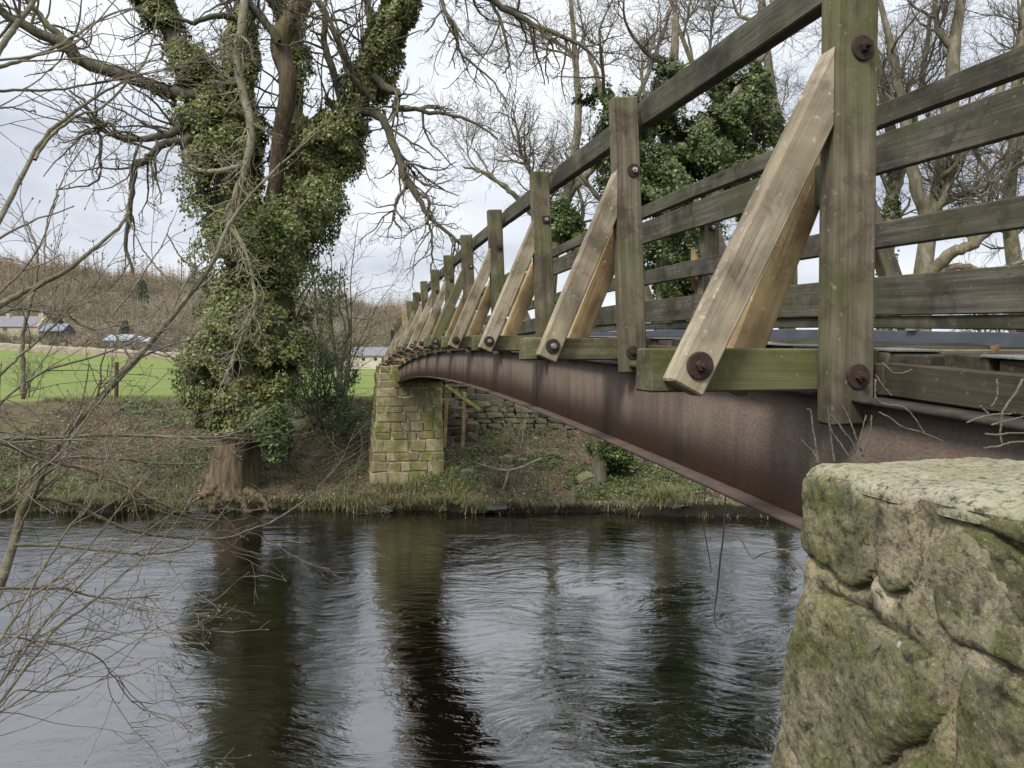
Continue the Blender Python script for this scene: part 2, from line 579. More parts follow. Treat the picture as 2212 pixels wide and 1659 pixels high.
def abut_mat(name, c1, c2, c3, moss, amt, blot=0.8):
    w = NT(name)
    v = w.coord('Object', (1, 1, 1), 0)
    n = w.noise(v, 7, 8, 0.68, 0.4)
    col = w.ramp(n, [(0.3, c1), (0.5, c2), (0.7, c3)])
    ye = w.noise(v, 3.1, 5, 0.6, 0.5)
    col = w.mix(w.ramp(ye, [(0.52, 0.0), (0.7, 0.45)]), col, (0.36, 0.29, 0.14))
    m = w.noise(v, 5.0, 7, 0.72, 0.6)
    col = w.mix(w.math('MULTIPLY', w.ramp(m, [(0.47, 0.0), (0.62, 1.0)]), amt), col, moss)
    bl = w.noise(v, 17, 6, 0.74, 0.3)
    col = w.mix(w.ramp(bl, [(0.5, 0.0), (0.66, blot)]), col, (0.048, 0.044, 0.032))
    sp = w.noise(v, 120, 3, 0.7)
    col = w.mix(w.ramp(sp, [(0.34, 0.6), (0.5, 0.0)]), col, (0.06, 0.052, 0.035))
    col = w.mix(w.ramp(sp, [(0.6, 0.0), (0.74, 0.5)]), col, (0.50, 0.45, 0.31))
    lc = w.noise(v, 23, 4, 0.65, 0.4)
    col = w.mix(w.ramp(lc, [(0.665, 0.0), (0.73, 0.75)]), col, (0.46, 0.45, 0.38))
    pit = w.noise(v, 48, 5, 0.75, 0.2)
    col = w.mix(w.ramp(pit, [(0.36, 0.85), (0.47, 0.0)]), col, (0.03, 0.027, 0.018))
    col = w.mix(w.ramp(pit, [(0.60, 0.0), (0.72, 0.45)]), col, tuple(min(1, x * 1.45) for x in c3))
    h = w.math('ADD', w.math('MULTIPLY', n, 0.4), w.math('ADD', w.math('MULTIPLY', sp, 0.12), w.math('ADD', w.math('MULTIPLY', pit, 0.28), w.math('MULTIPLY', bl, 0.2))))
    return w.fin(col, 0.93, h, 0.75, 0.02, 0.2)


M_AB1 = abut_mat('mossy_sandstone', (0.12, 0.105, 0.065), (0.205, 0.185, 0.115), (0.31, 0.285, 0.19), (0.085, 0.10, 0.025), 0.95)
M_AB2 = abut_mat('abutment_mortar', (0.20, 0.175, 0.11), (0.32, 0.28, 0.185), (0.42, 0.375, 0.26), (0.12, 0.125, 0.045), 0.6)
M_AB3 = abut_mat('cement_cap', (0.28, 0.26, 0.18), (0.36, 0.335, 0.24), (0.44, 0.415, 0.31), (0.23, 0.22, 0.11), 0.45, 0.3)


def bark(name, c1, c2, moss, amt, sc=(9, 9, 2.2)):
    w = NT(name)
    v = w.pos(sc)
    n = w.noise(v, 1.0, 6, 0.65, 0.5)
    col = w.ramp(n, [(0.34, c1), (0.66, c2)])
    m = w.noise(w.pos((1, 1, 1)), 2.2, 4, 0.6)
    col = w.mix(w.math('MULTIPLY', w.ramp(m, [(0.45, 0.0), (0.62, 1.0)]), amt), col, moss)
    return w.fin(col, 0.92, n, 0.7, 0.03, 0.2)


M_BARK = bark('ash_bark', (0.045, 0.034, 0.025), (0.22, 0.16, 0.11), (0.115, 0.115, 0.04), 0.5, (14, 14, 2.0))
M_LIMB = bark('limb_bark', (0.06, 0.053, 0.042), (0.155, 0.14, 0.108), (0.12, 0.12, 0.045), 0.6)
M_TWIG = bark('twig_bark', (0.075, 0.066, 0.05), (0.17, 0.155, 0.12), (0.16, 0.15, 0.075), 0.5, (3, 3, 3))
M_PALE = bark('pale_branch', (0.20, 0.185, 0.13), (0.36, 0.335, 0.255), (0.25, 0.24, 0.09), 0.6, (9, 9, 9))
M_FORE = bark('sapling_bark', (0.15, 0.135, 0.092), (0.30, 0.275, 0.20), (0.13, 0.125, 0.06), 0.6, (22, 22, 22))
M_FORETW = bark('sapling_twig', (0.15, 0.115, 0.085), (0.32, 0.27, 0.205), (0.14, 0.12, 0.075), 0.4, (14, 14, 14))
M_BGBARK = bark('far_bark', (0.12, 0.105, 0.08), (0.33, 0.29, 0.22), (0.13, 0.125, 0.055), 0.75, (5, 5, 2))
M_BGTWIG = bark('far_twig', (0.12, 0.105, 0.085), (0.24, 0.215, 0.175), (0.15, 0.13, 0.085), 0.5, (1.5, 1.5, 1.5))
M_PURP = bark('russet_twig', (0.10, 0.065, 0.055), (0.19, 0.13, 0.105), (0.15, 0.12, 0.08), 0.4, (1.5, 1.5, 1.5))


def leafmat(name, cols, rough=0.5, trans=0.15, spec=0.4):
    w = NT(name)
    g = w.n('ShaderNodeNewGeometry')
    st = [(i / max(len(cols) - 1, 1), c) for i, c in enumerate(cols)]
    col = w.ramp(g.outputs['Random Per Island'], st)
    w.fin(col, rough, spec=spec)
    if trans:
        tr = w.n('ShaderNodeBsdfTranslucent'); w.l(col, tr.inputs[0])
        mx = w.n('ShaderNodeMixShader'); mx.inputs[0].default_value = trans
        w.l(w.b.outputs[0], mx.inputs[1]); w.l(tr.outputs[0], mx.inputs[2]); w.l(mx.outputs[0], w.out.inputs[0])
    return w.m


M_IVY = leafmat('ivy_leaf', [(0.06, 0.088, 0.022), (0.115, 0.16, 0.04), (0.18, 0.21, 0.058), (0.28, 0.275, 0.095), (0.13, 0.17, 0.044), (0.36, 0.335, 0.14)], 0.38, 0.22)
M_IVYD = leafmat('ivy_leaf_dark', [(0.035, 0.062, 0.017), (0.07, 0.11, 0.028), (0.11, 0.15, 0.042), (0.18, 0.20, 0.066)], 0.38, 0.2)
M_GRASSB = leafmat('grass_blade', [(0.09, 0.125, 0.03), (0.15, 0.185, 0.05), (0.07, 0.10, 0.025), (0.33, 0.28, 0.15), (0.12, 0.15, 0.04), (0.26, 0.24, 0.11), (0.38, 0.32, 0.19), (0.30, 0.25, 0.15)], 0.6, 0.25)
M_LITTER = leafmat('leaf_litter', [(0.09, 0.066, 0.043), (0.19, 0.14, 0.09), (0.29, 0.22, 0.15), (0.14, 0.105, 0.066), (0.44, 0.36, 0.25), (0.18, 0.15, 0.10)], 0.8, 0.1, 0.2)
M_DEADL = leafmat('dead_leaf', [(0.24, 0.15, 0.075), (0.31, 0.21, 0.11)], 0.8, 0.2, 0.2)

# ------------------------------------------------------------------ terrain
def sstep(a, b, x):
    t = np.clip((x - a) / (b - a), 0, 1)
    return t * t * (3 - 2 * t)


def edge_y(X):
    X = np.asarray(X, float)
    e_ = 17.5 - 0.03 * np.clip(X + 1, 0, 60) ** 1.6 * np.where(X > 25, 0.6, 1)
    return e_ + 0.22 * vnoise(np.stack([X * 0.9, X * 0, X * 0], -1), 5) + 0.1 * vnoise(np.stack([X * 3.1, X * 0, X * 0], -1), 6)


def ground_h(X, Y):
    X = np.asarray(X, float); Y = np.asarray(Y, float)
    d = Y - edge_y(X)
    prof = np.interp(d, [-20, -3, -0.6, -0.02, 0.10, 0.9, 1.7, 3.2, 4.7, 6.6, 9, 12], [-1.4, -1.2, -0.7, -0.12, 0.16, 0.42, 0.62, 1.12, 1.62, 2.28, 2.32, 2.35])
    flat = np.interp(d, [0.10, 0.9, 1.7, 3.2, 4.7, 5.6, 7.2, 9, 12], [0.16, 0.36, 0.56, 1.0, 1.40, 1.48, 1.75, 2.2, 2.35])
    k = sstep(-2.2, -0.6, X) * (d > 0.1)
    prof = prof * (1 - k) + flat * k
    far = sstep(24, 30, Y)
    G = np.clip((-X - 35) / 55, 0, 1.6) * 2.95
    fld = 2.35 + np.clip((Y - 24) / 126, 0, 1.0) * G
    up = sstep(150, 192, Y)
    base2 = np.interp(X, [-220, -90, -30, 20, 100], [9.6, 7.2, 3.4, 2.6, 2.4])
    fld = fld * (1 - up) + base2 * up
    ridge = np.interp(X, [-600, -300, -190, -69, 40, 130, 600], [52, 47, 36, 23, 4, 2, 2])
    hill = sstep(205, 430, Y) * ridge - sstep(470, 900, Y) * ridge * 0.7
    z = prof * (1 - far) + (fld + hill) * far
    bank = (d > 0.05) * (1 - sstep(24, 27, Y))
    q = np.stack([X, Y, X * 0], -1)
    z = z + bank * (0.16 * fbm(q * 0.7, 3, 3) + 0.05 * fbm(q * 3.1, 3, 9)) + far * (1 - sstep(60, 120, Y)) * 0.05 * fbm(q * 0.5, 2, 4)
    # near bank
    near = np.interp(Y, [-60, -2, 0.6, 1.6, 3.0, 3.4, 5], [2.4, 2.15, 2.05, 1.55, 0.1, -0.5, -1.2])
    z = np.where(Y < 5, near + (Y < 3) * 0.05 * fbm(q * 2, 3, 8), z)
    return z


def gz(x, y):
    return float(ground_h(np.array([x]), np.array([y]))[0])


def axis(*segs):
    out = []
    for a, b, s in segs:
        out.append(np.arange(a, b, s))
    return np.concatenate(out)


gx = axis((-700, -200, 20), (-200, -40, 5), (-40, -14, 0.8), (-14, 9, 0.125), (9, 40, 0.8), (40, 200, 6), (200, 720, 40))
gy = axis((-60, -4, 4), (-4, 5, 0.4), (5, 16, 1.0), (16, 25.5, 0.1), (25.5, 40, 0.5), (40, 220, 4), (220, 520, 8), (520, 1300, 40))
GX, GY = np.meshgrid(gx, gy)
GZ = ground_h(GX.ravel(), GY.ravel())
nx, ny = len(gx), len(gy)
ii = (np.arange(ny - 1)[:, None] * nx + np.arange(nx - 1)[None]).ravel()
gm = mesh_np('ground', np.stack([GX.ravel(), GY.ravel(), GZ], -1), np.stack([ii, ii + 1, ii + nx + 1, ii + nx], -1), True)
dd = GY.ravel() - edge_y(GX.ravel())
fm = sstep(24.0, 25.4, GY.ravel() + 0.5 * fbm(np.stack([GX.ravel() * 0.8, GY.ravel() * 0.8, GX.ravel() * 0], -1), 3, 2)) * (1 - sstep(150, 156, GY.ravel()))
at = gm.attributes.new('field', 'FLOAT', 'POINT'); at.data.foreach_set('value', fm.astype(np.float32))
wm = 1 - sstep(0.12, 0.42, dd + 0.12 * fbm(np.stack([GX.ravel() * 3, GY.ravel() * 3, GX.ravel() * 0], -1), 2, 5))
at = gm.attributes.new('wet', 'FLOAT', 'POINT'); at.data.foreach_set('value', wm.astype(np.float32))


at = gm.attributes.new('woodfloor', 'FLOAT', 'POINT'); at.data.foreach_set('value', sstep(195, 215, GY.ravel()).astype(np.float32))


def ground_mat():
    w = NT('ground_cover')
    v = w.pos((1, 1, 1))
    a = w.n('ShaderNodeAttribute', attribute_name='field')
    wt = w.n('ShaderNodeAttribute', attribute_name='wet')
    n = w.noise(v, 2.2, 7, 0.68, 0.3)
    f = w.noise(v, 28, 5, 0.7)
    soil = w.ramp(n, [(0.32, (0.06, 0.046, 0.03)), (0.5, (0.125, 0.097, 0.064)), (0.68, (0.19, 0.152, 0.10))])
    soil = w.mix(w.ramp(f, [(0.35, 0.6), (0.55, 0.0)]), soil, (0.03, 0.022, 0.014))
    soil = w.mix(w.ramp(w.noise(v, 1.1, 6, 0.7, 0.5), [(0.48, 0.0), (0.62, 0.7)]), soil, (0.10, 0.115, 0.035))
    gr = w.noise(v, 0.35, 5, 0.6)
    g2 = w.noise(v, 9, 4, 0.7)
    grass = w.ramp(gr, [(0.35, (0.14, 0.19, 0.048)), (0.62, (0.195, 0.25, 0.072))])
    grass = w.mix(w.ramp(w.noise(v, 1.1, 6, 0.7, 0.4), [(0.44, 0.0), (0.66, 0.55)]), grass, (0.24, 0.255, 0.085))
    grass = w.mix(w.ramp(g2, [(0.3, 0.45), (0.6, 0.0)]), grass, (0.10, 0.15, 0.035))
    col = w.mix(a.outputs['Fac'], soil, grass)
    col = w.mix(wt.outputs['Fac'], col, (0.018, 0.014, 0.010))
    hl = w.n('ShaderNodeAttribute', attribute_name='woodfloor')
    col = w.mix(hl.outputs['Fac'], col, w.ramp(w.noise(v, 0.06, 5, 0.6), [(0.35, (0.17, 0.135, 0.09)), (0.65, (0.27, 0.22, 0.155))]))
    return w.fin(col, 0.95, w.math('ADD', n, w.math('MULTIPLY', f, 0.4)), 0.8, 0.06, 0.15)


M_GROUND = ground_mat()
tag(add('ground', gm, M_GROUND), kind='structure', label='earth banks, green field and hillside ground')

# ------------------------------------------------------------------ water
def water_mat():
    w = NT('river_water')
    w.b.inputs['IOR'].default_value = 1.33
    v = w.pos((1, 1, 1))
    warp = w.noise(v, 0.35, 3, 0.5)
    mp = w.n('ShaderNodeMapping'); mp.inputs['Scale'].default_value = (0.42, 1.25, 1); mp.inputs['Rotation'].default_value = (0, 0, 0.10)
    g = w.n('ShaderNodeNewGeometry')
    sw = w.n('ShaderNodeTexNoise'); sw.inputs['Scale'].default_value = 0.45; sw.inputs['Detail'].default_value = 2
    w.l(g.outputs['Position'], sw.inputs['Vector'])
    sc_ = w.n('ShaderNodeVectorMath', operation='SCALE'); sc_.inputs['Scale'].default_value = 1.6; w.l(sw.outputs['Color'], sc_.inputs[0])
    ad = w.n('ShaderNodeVectorMath', operation='ADD'); w.l(g.outputs['Position'], ad.inputs[0]); w.l(sc_.outputs[0], ad.inputs[1])
    w.l(ad.outputs[0], mp.inputs[0])
    big = w.noise(mp.outputs[0], 1.3, 3, 0.5, 0.5)
    mid = w.noise(mp.outputs[0], 6.0, 4, 0.6, 0.6)
    fine = w.noise(mp.outputs[0], 21.0, 3, 0.6, 0.4)
    calm = w.ramp(w.noise(w.pos((0.5, 0.9, 1)), 0.5, 3, 0.5), [(0.36, 0.35), (0.62, 1.0)])
    mid2 = w.noise(mp.outputs[0], 3.2, 3, 0.5, 0.5)
    h = w.math('ADD', w.math('MULTIPLY', big, 0.25), w.math('MULTIPLY', calm, w.math('ADD', w.math('MULTIPLY', mid2, 0.28), w.math('ADD', w.math('MULTIPLY', mid, 0.24), w.math('MULTIPLY', fine, 0.03)))))
    b = w.n('ShaderNodeBump'); b.inputs['Strength'].default_value = 1.0; b.inputs['Distance'].default_value = 0.047
    w.l(h, b.inputs['Height'])
    w.t.nodes.remove(w.b)
    df = w.n('ShaderNodeBsdfDiffuse'); df.inputs['Color'].default_value = (0.004, 0.0028, 0.0014, 1)
    gl = w.n('ShaderNodeBsdfGlossy'); gl.inputs['Roughness'].default_value = 0.015; gl.inputs['Color'].default_value = (1, 1, 1, 1)
    fr = w.n('ShaderNodeFresnel'); fr.inputs['IOR'].default_value = 3.5
    for q in (df, gl, fr): w.l(b.outputs[0], q.inputs['Normal'])
    mx = w.n('ShaderNodeMixShader'); w.l(fr.outputs[0], mx.inputs[0]); w.l(df.outputs[0], mx.inputs[1]); w.l(gl.outputs[0], mx.inputs[2])
    w.l(mx.outputs[0], w.out.inputs[0])
    return w.m


wx = np.linspace(-160, 160, 33); wy = np.linspace(1.5, 20.5, 9)
WX, WY = np.meshgrid(wx, wy)
ii = (np.arange(8)[:, None] * 33 + np.arange(32)[None]).ravel()
wmesh = mesh_np('river', np.stack([WX.ravel(), WY.ravel(), WX.ravel() * 0], -1), np.stack([ii, ii + 1, ii + 34, ii + 33], -1))
tag(add('river', wmesh, water_mat()), kind='structure', label='dark rippled river water')

# ------------------------------------------------------------------ footbridge
S = 1.5
U0 = 1.60
NP = 14
bridge = empty('footbridge', B(10.5, 1.84, -0.05), 'arched timber and rusty steel footbridge crossing the river', 'footbridge')
RV = Vector((CA, SA, 0)); DV = Vector((-SA, CA, 0)); ZV = Vector((0, 0, 1))


def slope_up(u):
    return 0.0594 - 0.007 * (u - 1.6)


def bolt_mesh(sq, zinc):
    bm = bmesh.new()
    def cyl(r, z0, z1, n, rot=0.0):
        ring = []
        for z, rr in ((z0, r), (z1 - 0.0015, r), (z1, r * 0.93)):
            ring.append([bm.verts.new((rr * math.cos(rot + 2 * math.pi * i / n), rr * math.sin(rot + 2 * math.pi * i / n), z)) for i in range(n)])
        fs = []
        for a, b in zip(ring, ring[1:]):
            for i in range(n): fs.append(bm.faces.new([a[i], a[(i + 1) % n], b[(i + 1) % n], b[i]]))
        fs.append(bm.faces.new(ring[-1])); return fs
    f1 = cyl(0.036 if sq else 0.031, 0, 0.006, 4 if sq else 24, math.pi / 4 if sq else 0)
    f2 = cyl(0.0135, 0.006, 0.018, 6, 0.3)
    f3 = cyl(0.007, 0.018, 0.032, 10)
    for f in f2 + f3: f.material_index = 1
    m = bpy.data.meshes.new('bolt'); bm.to_mesh(m); bm.free()
    m.materials.append(M_RUST); m.materials.append(M_ZINC if zinc else M_RUST)
    return m


BOLTS = {(s, z): bolt_mesh(s, z) for s in (0, 1) for z in (0, 1)}


def bolt(parent, p, sq=0, zinc=0, sc=1.0):
    x = RV; z = -DV; y = z.cross(x)
    th = random.uniform(-0.5, 0.5)
    x2 = x * math.cos(th) + y * math.sin(th); y2 = z.cross(x2)
    M = Matrix(((x2.x, y2.x, z.x, p.x), (x2.y, y2.y, z.y, p.y), (x2.z, y2.z, z.z, p.z), (0, 0, 0, 1))) @ Matrix.Scale(sc, 4)
    return add('bolt', BOLTS[(sq, zinc)], None, parent, M)


def raker(parent_bridge, u, side, l_foot, l_top, mat, zf, zt_hi, w, th):
    """sloping brace in the plane across the bridge: square foot, vertical cut against the post"""
    f = np.array([l_foot, zf]); t = np.array([l_top, zt_hi])
    d = (t - f) / np.linalg.norm(t - f)
    n = np.array([-d[1], d[0]]) * (1 if side < 0 else -1)     # outer normal
    L = np.linalg.norm(t - f)
    a = f + n * w / 2 - d * 0.065
    b_ = f - n * w / 2 - d * 0.065
    o_top = f + n * w / 2; k = (l_top - o_top[0]) / d[0]; c_ = o_top + d * k
    i_top = f - n * w / 2; k2 = (l_top - i_top[0]) / d[0]; e_ = i_top + d * k2
    # local frame: x along the brace
    ang = d
    def loc(p):
        q = p - (f + t) / 2
        return (q @ d, q @ n)
    outline = [loc(p) for p in (a, c_, e_, b_)]
    bm = bmesh.new()
    vb = [bm.verts.new((x, y, -th / 2)) for x, y in outline]
    vt = [bm.verts.new((x, y, th / 2)) for x, y in outline]
    bm.faces.new(vb); bm.faces.new(vt[::-1])
    for i in range(4): bm.faces.new([vb[i], vt[i], vt[(i + 1) % 4], vb[(i + 1) % 4]])
    bmesh.ops.recalc_face_normals(bm, faces=bm.faces)
    bmesh.ops.bevel(bm, geom=bm.edges[:], offset=0.005, segments=1, affect='EDGES')
    m = bpy.data.meshes.new('raker'); bm.to_mesh(m); bm.free()
    X = RV * d[0] + ZV * d[1]; Y = RV * n[0] + ZV * n[1]; Z = X.cross(Y)
    c = (f + t) / 2
    o = B(u, c[0], c[1])
    M = Matrix(((X.x, Y.x, Z.x, o.x), (X.y, Y.y, Z.y, o.y), (X.z, Y.z, Z.z, o.z), (0, 0, 0, 1)))
    return add('raker', m, mat, parent_bridge, M)


LP, LR = 1.26, 2.46                 # post lines
CTR = (LP + LR) / 2
TH_P, W_P = 0.068, 0.122
for n in range(-1, NP):
    u = U0 + n * S
    c = curve(u)
    near = u + 0.0                   # near face of posts
    # transom
    ut = near + TH_P + 0.052
    if n >= 0:
        l0 = {0: 0.735, 1: 0.775}.get(n, 0.79 + random.uniform(-0.02, 0.015))
        tr_m = M_GOLD if n == 10 else M_TRAN
        timber('transom', B(ut, l0, c + 0.018), B(ut, 2 * CTR - l0, c + 0.018), 0.1, 0.102 if n else 0.112, tr_m, bridge, c=0.005)
    for side, lp in ((-1, LP), (1, LR)):
        if side < 0 and n < 0: continue
        hb, ht = -0.092 if n else -0.125, 1.155 + random.uniform(-0.012, 0.012)
        if n == 0: ht = 1.30
        if side > 0: ht = 1.12
        lean = random.uniform(-0.006, 0.006)
        lo_ = 0.0
        if n >= 1:
            lo_ = -side * 0.026; lean += side * 0.028
        pm = M_GOLD if (n == 10 and side < 0) else M_POST
        po = timber('post', B(near + TH_P / 2, lp + lo_, c + hb), B(near + TH_P / 2, lp + lean, c + ht), W_P * (1.0 if n else 1.03), TH_P, pm, bridge, up=tuple(-DV), c=0.007)
        z = 1 if n in (1, 2, 4, 8) else 0
        sq = 1 if n in (2, 3, 5, 6, 7) else 0
        bs = 1.04 if n == 0 else 1.0
        bolt(po, B(near, lp + 0.012, c + 0.831), sq if n != 3 else 0, z, bs)
        bolt(po, B(near, lp + 0.012, c), 0, 0, bs * 1.02)
        # outer brace (weathered) on the near face and newer one on the far face of the transom
        lf = lp + side * (0.43 if n == 0 else 0.37)
        lt = lp + side * (W_P / 2 + 0.002)
        r1 = raker(bridge, near + TH_P / 2, side, lf, lt, M_RAKE if n != 4 else M_POST, c + 0.03, c + 0.735, 0.092, TH_P * 0.96)
        bolt(r1, B(near + 0.001, lf, c + 0.028), 1 if n in (4, 5, 7) else 0, 1 if n in (1, 2, 4, 6) else 0, bs * 1.08)
        raker(bridge, near + TH_P + 0.104 + 0.034, side, lp + side * 0.215, lp - side * 0.03, M_GOLD, c + 0.02, c + 0.60, 0.098, 0.06)
        if n >= 0:
            timber('packing_block', B(near + TH_P + 0.052, lp + 0.025, c + 0.46), B(near + TH_P + 0.052, lp + 0.025, c + 0.58), W_P * 0.5, 0.10, M_POST, bridge, up=tuple(-DV))
    # rails: right parapet, one length per bay, butted at posts
    if n < NP - 1:
        u2 = u + S; c2 = curve(u2)
        g = 0.0015
        for nm, a, b_, w in (('rail', 1.035, 1.132, 0.05), ('rail', 0.825, 1.0, 0.042), ('rail', 0.49, 0.603, 0.045), ('kickboard', 0.185, 0.36, 0.04)):
            zc_ = (a + b_) / 2
            timber(nm, B(u + 0.03 + g, 2.355, c + zc_), B(u2 + 0.03 - g, 2.355, c2 + zc_), w, b_ - a, M_RAIL, bridge, c=0.004)
        timber('kickboard', B(u + 0.03 + g, 2.372, c + 0.155), B(u2 + 0.03 - g, 2.372, c2 + 0.155), 0.04, 0.055, M_RAIL, bridge, c=0.004)
        timber('rail', B(u + 0.03 + g, 1.352, c + 1.108), B(u2 + 0.03 - g, 1.352, c2 + 1.108), 0.055, 0.118, M_RAIL, bridge, c=0.005)
        # longitudinal bearers over the girders
        for lb in (1.40, 2.26):
            timber('bearer', B(u + g, lb, c - 0.008), B(u2 - g, lb, c2 - 0.008), 0.1, 0.085, M_DECK, bridge, c=0.004)
        # edging strip and clips
        timber('edging_strip', B(u + g, 2.235, c + 0.085), B(u2 - g, 2.235, c2 + 0.085), 0.012, 0.062, M_KERB, bridge, c=0.002, jit=0)
        timber('edging_clip', B(u + 0.86, 2.23, curve(u + 0.86) + 0.118), B(u + 0.91, 2.23, curve(u + 0.91) + 0.118), 0.03, 0.006, M_ZINC, bridge, c=0.001, jit=0)
        timber('grip_strip', B(u + 0.02, 1.47, curve(u + .02) + 0.066), B(u2 - 0.25, 1.47, curve(u2 - .25) + 0.066), 0.16, 0.006, M_GRIT, bridge, c=0.001, jit=0)
PW = 0.15
k = 0
u = 0.05
pl_mesh = [cbox(0.96, PW - 0.022, 0.036, 0.004, 0.003) for _ in range(5)]
while u < U0 + (NP - 1) * S:
    c = curve(u)
    d = (DV + ZV * slope_up(u)).normalized()
    x = RV; z = x.cross(d).normalized(); o = B(u, 1.875 + random.uniform(-0.012, 0.012), c + 0.046 + random.uniform(-0.002, 0.002))
    M = Matrix(((x.x, d.x, z.x, o.x), (x.y, d.y, z.y, o.y), (x.z, d.z, z.z, o.z), (0, 0, 0, 1)))
    add('plank', pl_mesh[k % 5], M_DECK, bridge, M)
    u += PW; k += 1


def sweep(name, prof, us, lat, parent, mat, uvh=True):
    """closed profile (l,z) swept along the camber with a uv that runs along and up the steel"""
    K = len(prof)
    V, UV = [], []
    hs = [p[1] for p in prof]; h0, h1 = -0.45, -0.045
    for u_ in us:
        c_ = curve(u_)
        for l_, z_ in prof:
            V.append(B(u_, lat + l_, c_ + z_)); UV.append((u_, (z_ - h0) / (h1 - h0)))
    F = []
    for i in range(len(us) - 1):
        for k_ in range(K):
            F.append((i * K + k_, i * K + (k_ + 1) % K, (i + 1) * K + (k_ + 1) % K, (i + 1) * K + k_))
    m = mesh_np(name, np.array([tuple(v) for v in V]), np.array(F))
    uv = m.uv_layers.new(name='UVMap')
    li = np.zeros(len(m.loops), dtype=np.int32); m.loops.foreach_get('vertex_index', li)
    uv.data.foreach_set('uv', np.array(UV, dtype=np.float32)[li].ravel())
    bm = bmesh.new(); bm.from_mesh(m); bmesh.ops.recalc_face_normals(bm, faces=bm.faces); bm.to_mesh(m); bm.free()
    return add(name, m, mat, parent)


us = np.linspace(0.1, 20.3, 110)
for lat, sgn in ((1.31, -1), (2.36, 1)):
    gd = sweep('girder', [(-0.008, -0.436), (0.008, -0.436), (0.008, -0.069), (-0.008, -0.069)], us, lat, bridge, M_STEEL)
    sweep('top_flange', [(-0.055, -0.066), (0.055, -0.066), (0.055, -0.055), (-0.055, -0.055)], us, lat, gd, M_FLANGED)
    sweep('bottom_flange', [(-0.075, -0.449), (0.075, -0.449), (0.075, -0.437), (-0.075, -0.437)], us, lat, gd, M_FLANGE)
    for us_ in (4.95, 8.0, 13.5):
        sweep('splice_seam', [(sgn * 0.008, -0.436), (sgn * 0.0095, -0.436), (sgn * 0.0095, -0.069), (sgn * 0.008, -0.069)], np.array([us_, us_ + 0.006]), lat, gd, M_RUST)
for us_ in np.arange(2.4, 19.5, 2.1):        # cross bracing seen under the arch
    c = curve(us_)
    timber('cross_brace', B(us_, 1.33, c - 0.3), B(us_, 2.34, c - 0.3), 0.06, 0.09, M_STEEL, bridge, c=0.002, jit=0)

# ------------------------------------------------------------------ far pier
def stone_mesh(seed, rough=0.075, bev=0.075, sm=True):
    """unit block with worn arrises; scaled per stone"""
    bm = bmesh.new()
    bmesh.ops.create_cube(bm, size=1.0)
    bmesh.ops.bevel(bm, geom=bm.edges[:], offset=bev, segments=1, affect='EDGES')
    V = np.array([v.co for v in bm.verts])
    D = np.stack([fbm(V * 2.3 + 10 * k_, 2, seed * 7 + k_) for k_ in range(3)], -1) * rough * 2.2
    for v, d in zip(bm.verts, D): v.co += Vector(d)
    bmesh.ops.recalc_face_normals(bm, faces=bm.faces)
    m = bpy.data.meshes.new('stone'); bm.to_mesh(m); bm.free()
    for p in m.polygons: p.use_smooth = sm
    return m


STONES = [stone_mesh(i, 0.085, 0.085, False) for i in range(12)]
STONES_P = [stone_mesh(60 + i, 0.06, 0.05, False) for i in range(14)]
STONES_D = [m.copy() for m in STONES]
STONES_R = [stone_mesh(20 + i, 0.11) for i in range(8)]


def stone(name, c, ax, ay, az, sx, sy, sz, meshes, mat, parent):
    o = Vector(c)
    M = Matrix(((ax.x * sx, ay.x * sy, az.x * sz, o.x), (ax.y * sx, ay.y * sy, az.y * sz, o.y), (ax.z * sx, ay.z * sy, az.z * sz, o.z), (0, 0, 0, 1)))
    return add(name, random.choice(meshes), mat, parent, M)


UP0, PZ0 = 19.35, -3.25
pier = empty('stone_pier', B(20.2, 1.5, PZ0), 'tall mossy sandstone pier on the far bank carrying the end of the bridge', 'pier')


def pier_x(z):               # left and right edge, front face for a height
    t = (z - PZ0) / (-0.2 - PZ0)
    return 0.50 + 0.27 * t, 2.46 - 0.04 * t, UP0 - 0.32 * (1 - t)


zs = [PZ0]
while zs[-1] < -0.26:
    t = (zs[-1] - PZ0) / 3.0
    zs.append(zs[-1] + (0.30 - 0.13 * t) * random.uniform(0.75, 1.25))
core_V, core_F = [], []
for z in (PZ0 - 0.5, -0.18):
    l, r, f = pier_x(max(z, PZ0))
    for a, b_ in ((l + 0.006, f + 0.004), (r - 0.006, f + 0.004), (r - 0.006, 21.4), (l + 0.006, 21.4)):
        core_V.append(tuple(B(b_, a, z)))
core_F = [(0, 1, 5, 4), (1, 2, 6, 5), (2, 3, 7, 6), (3, 0, 4, 7), (4, 5, 6, 7)]
bm = bmesh.new()
vs = [bm.verts.new(v) for v in core_V]
for f in core_F: bm.faces.new([vs[i] for i in f])
bmesh.ops.subdivide_edges(bm, edges=bm.edges[:], cuts=14, use_grid_fill=True)
for v in bm.verts:
    v.co += Vector(RNG.normal(0, 0.006, 3))
bmesh.ops.recalc_face_normals(bm, faces=bm.faces)
pm = bpy.data.meshes.new('mortar_core'); bm.to_mesh(pm); bm.free()
add('mortar_core', pm, M_MORT, pier)
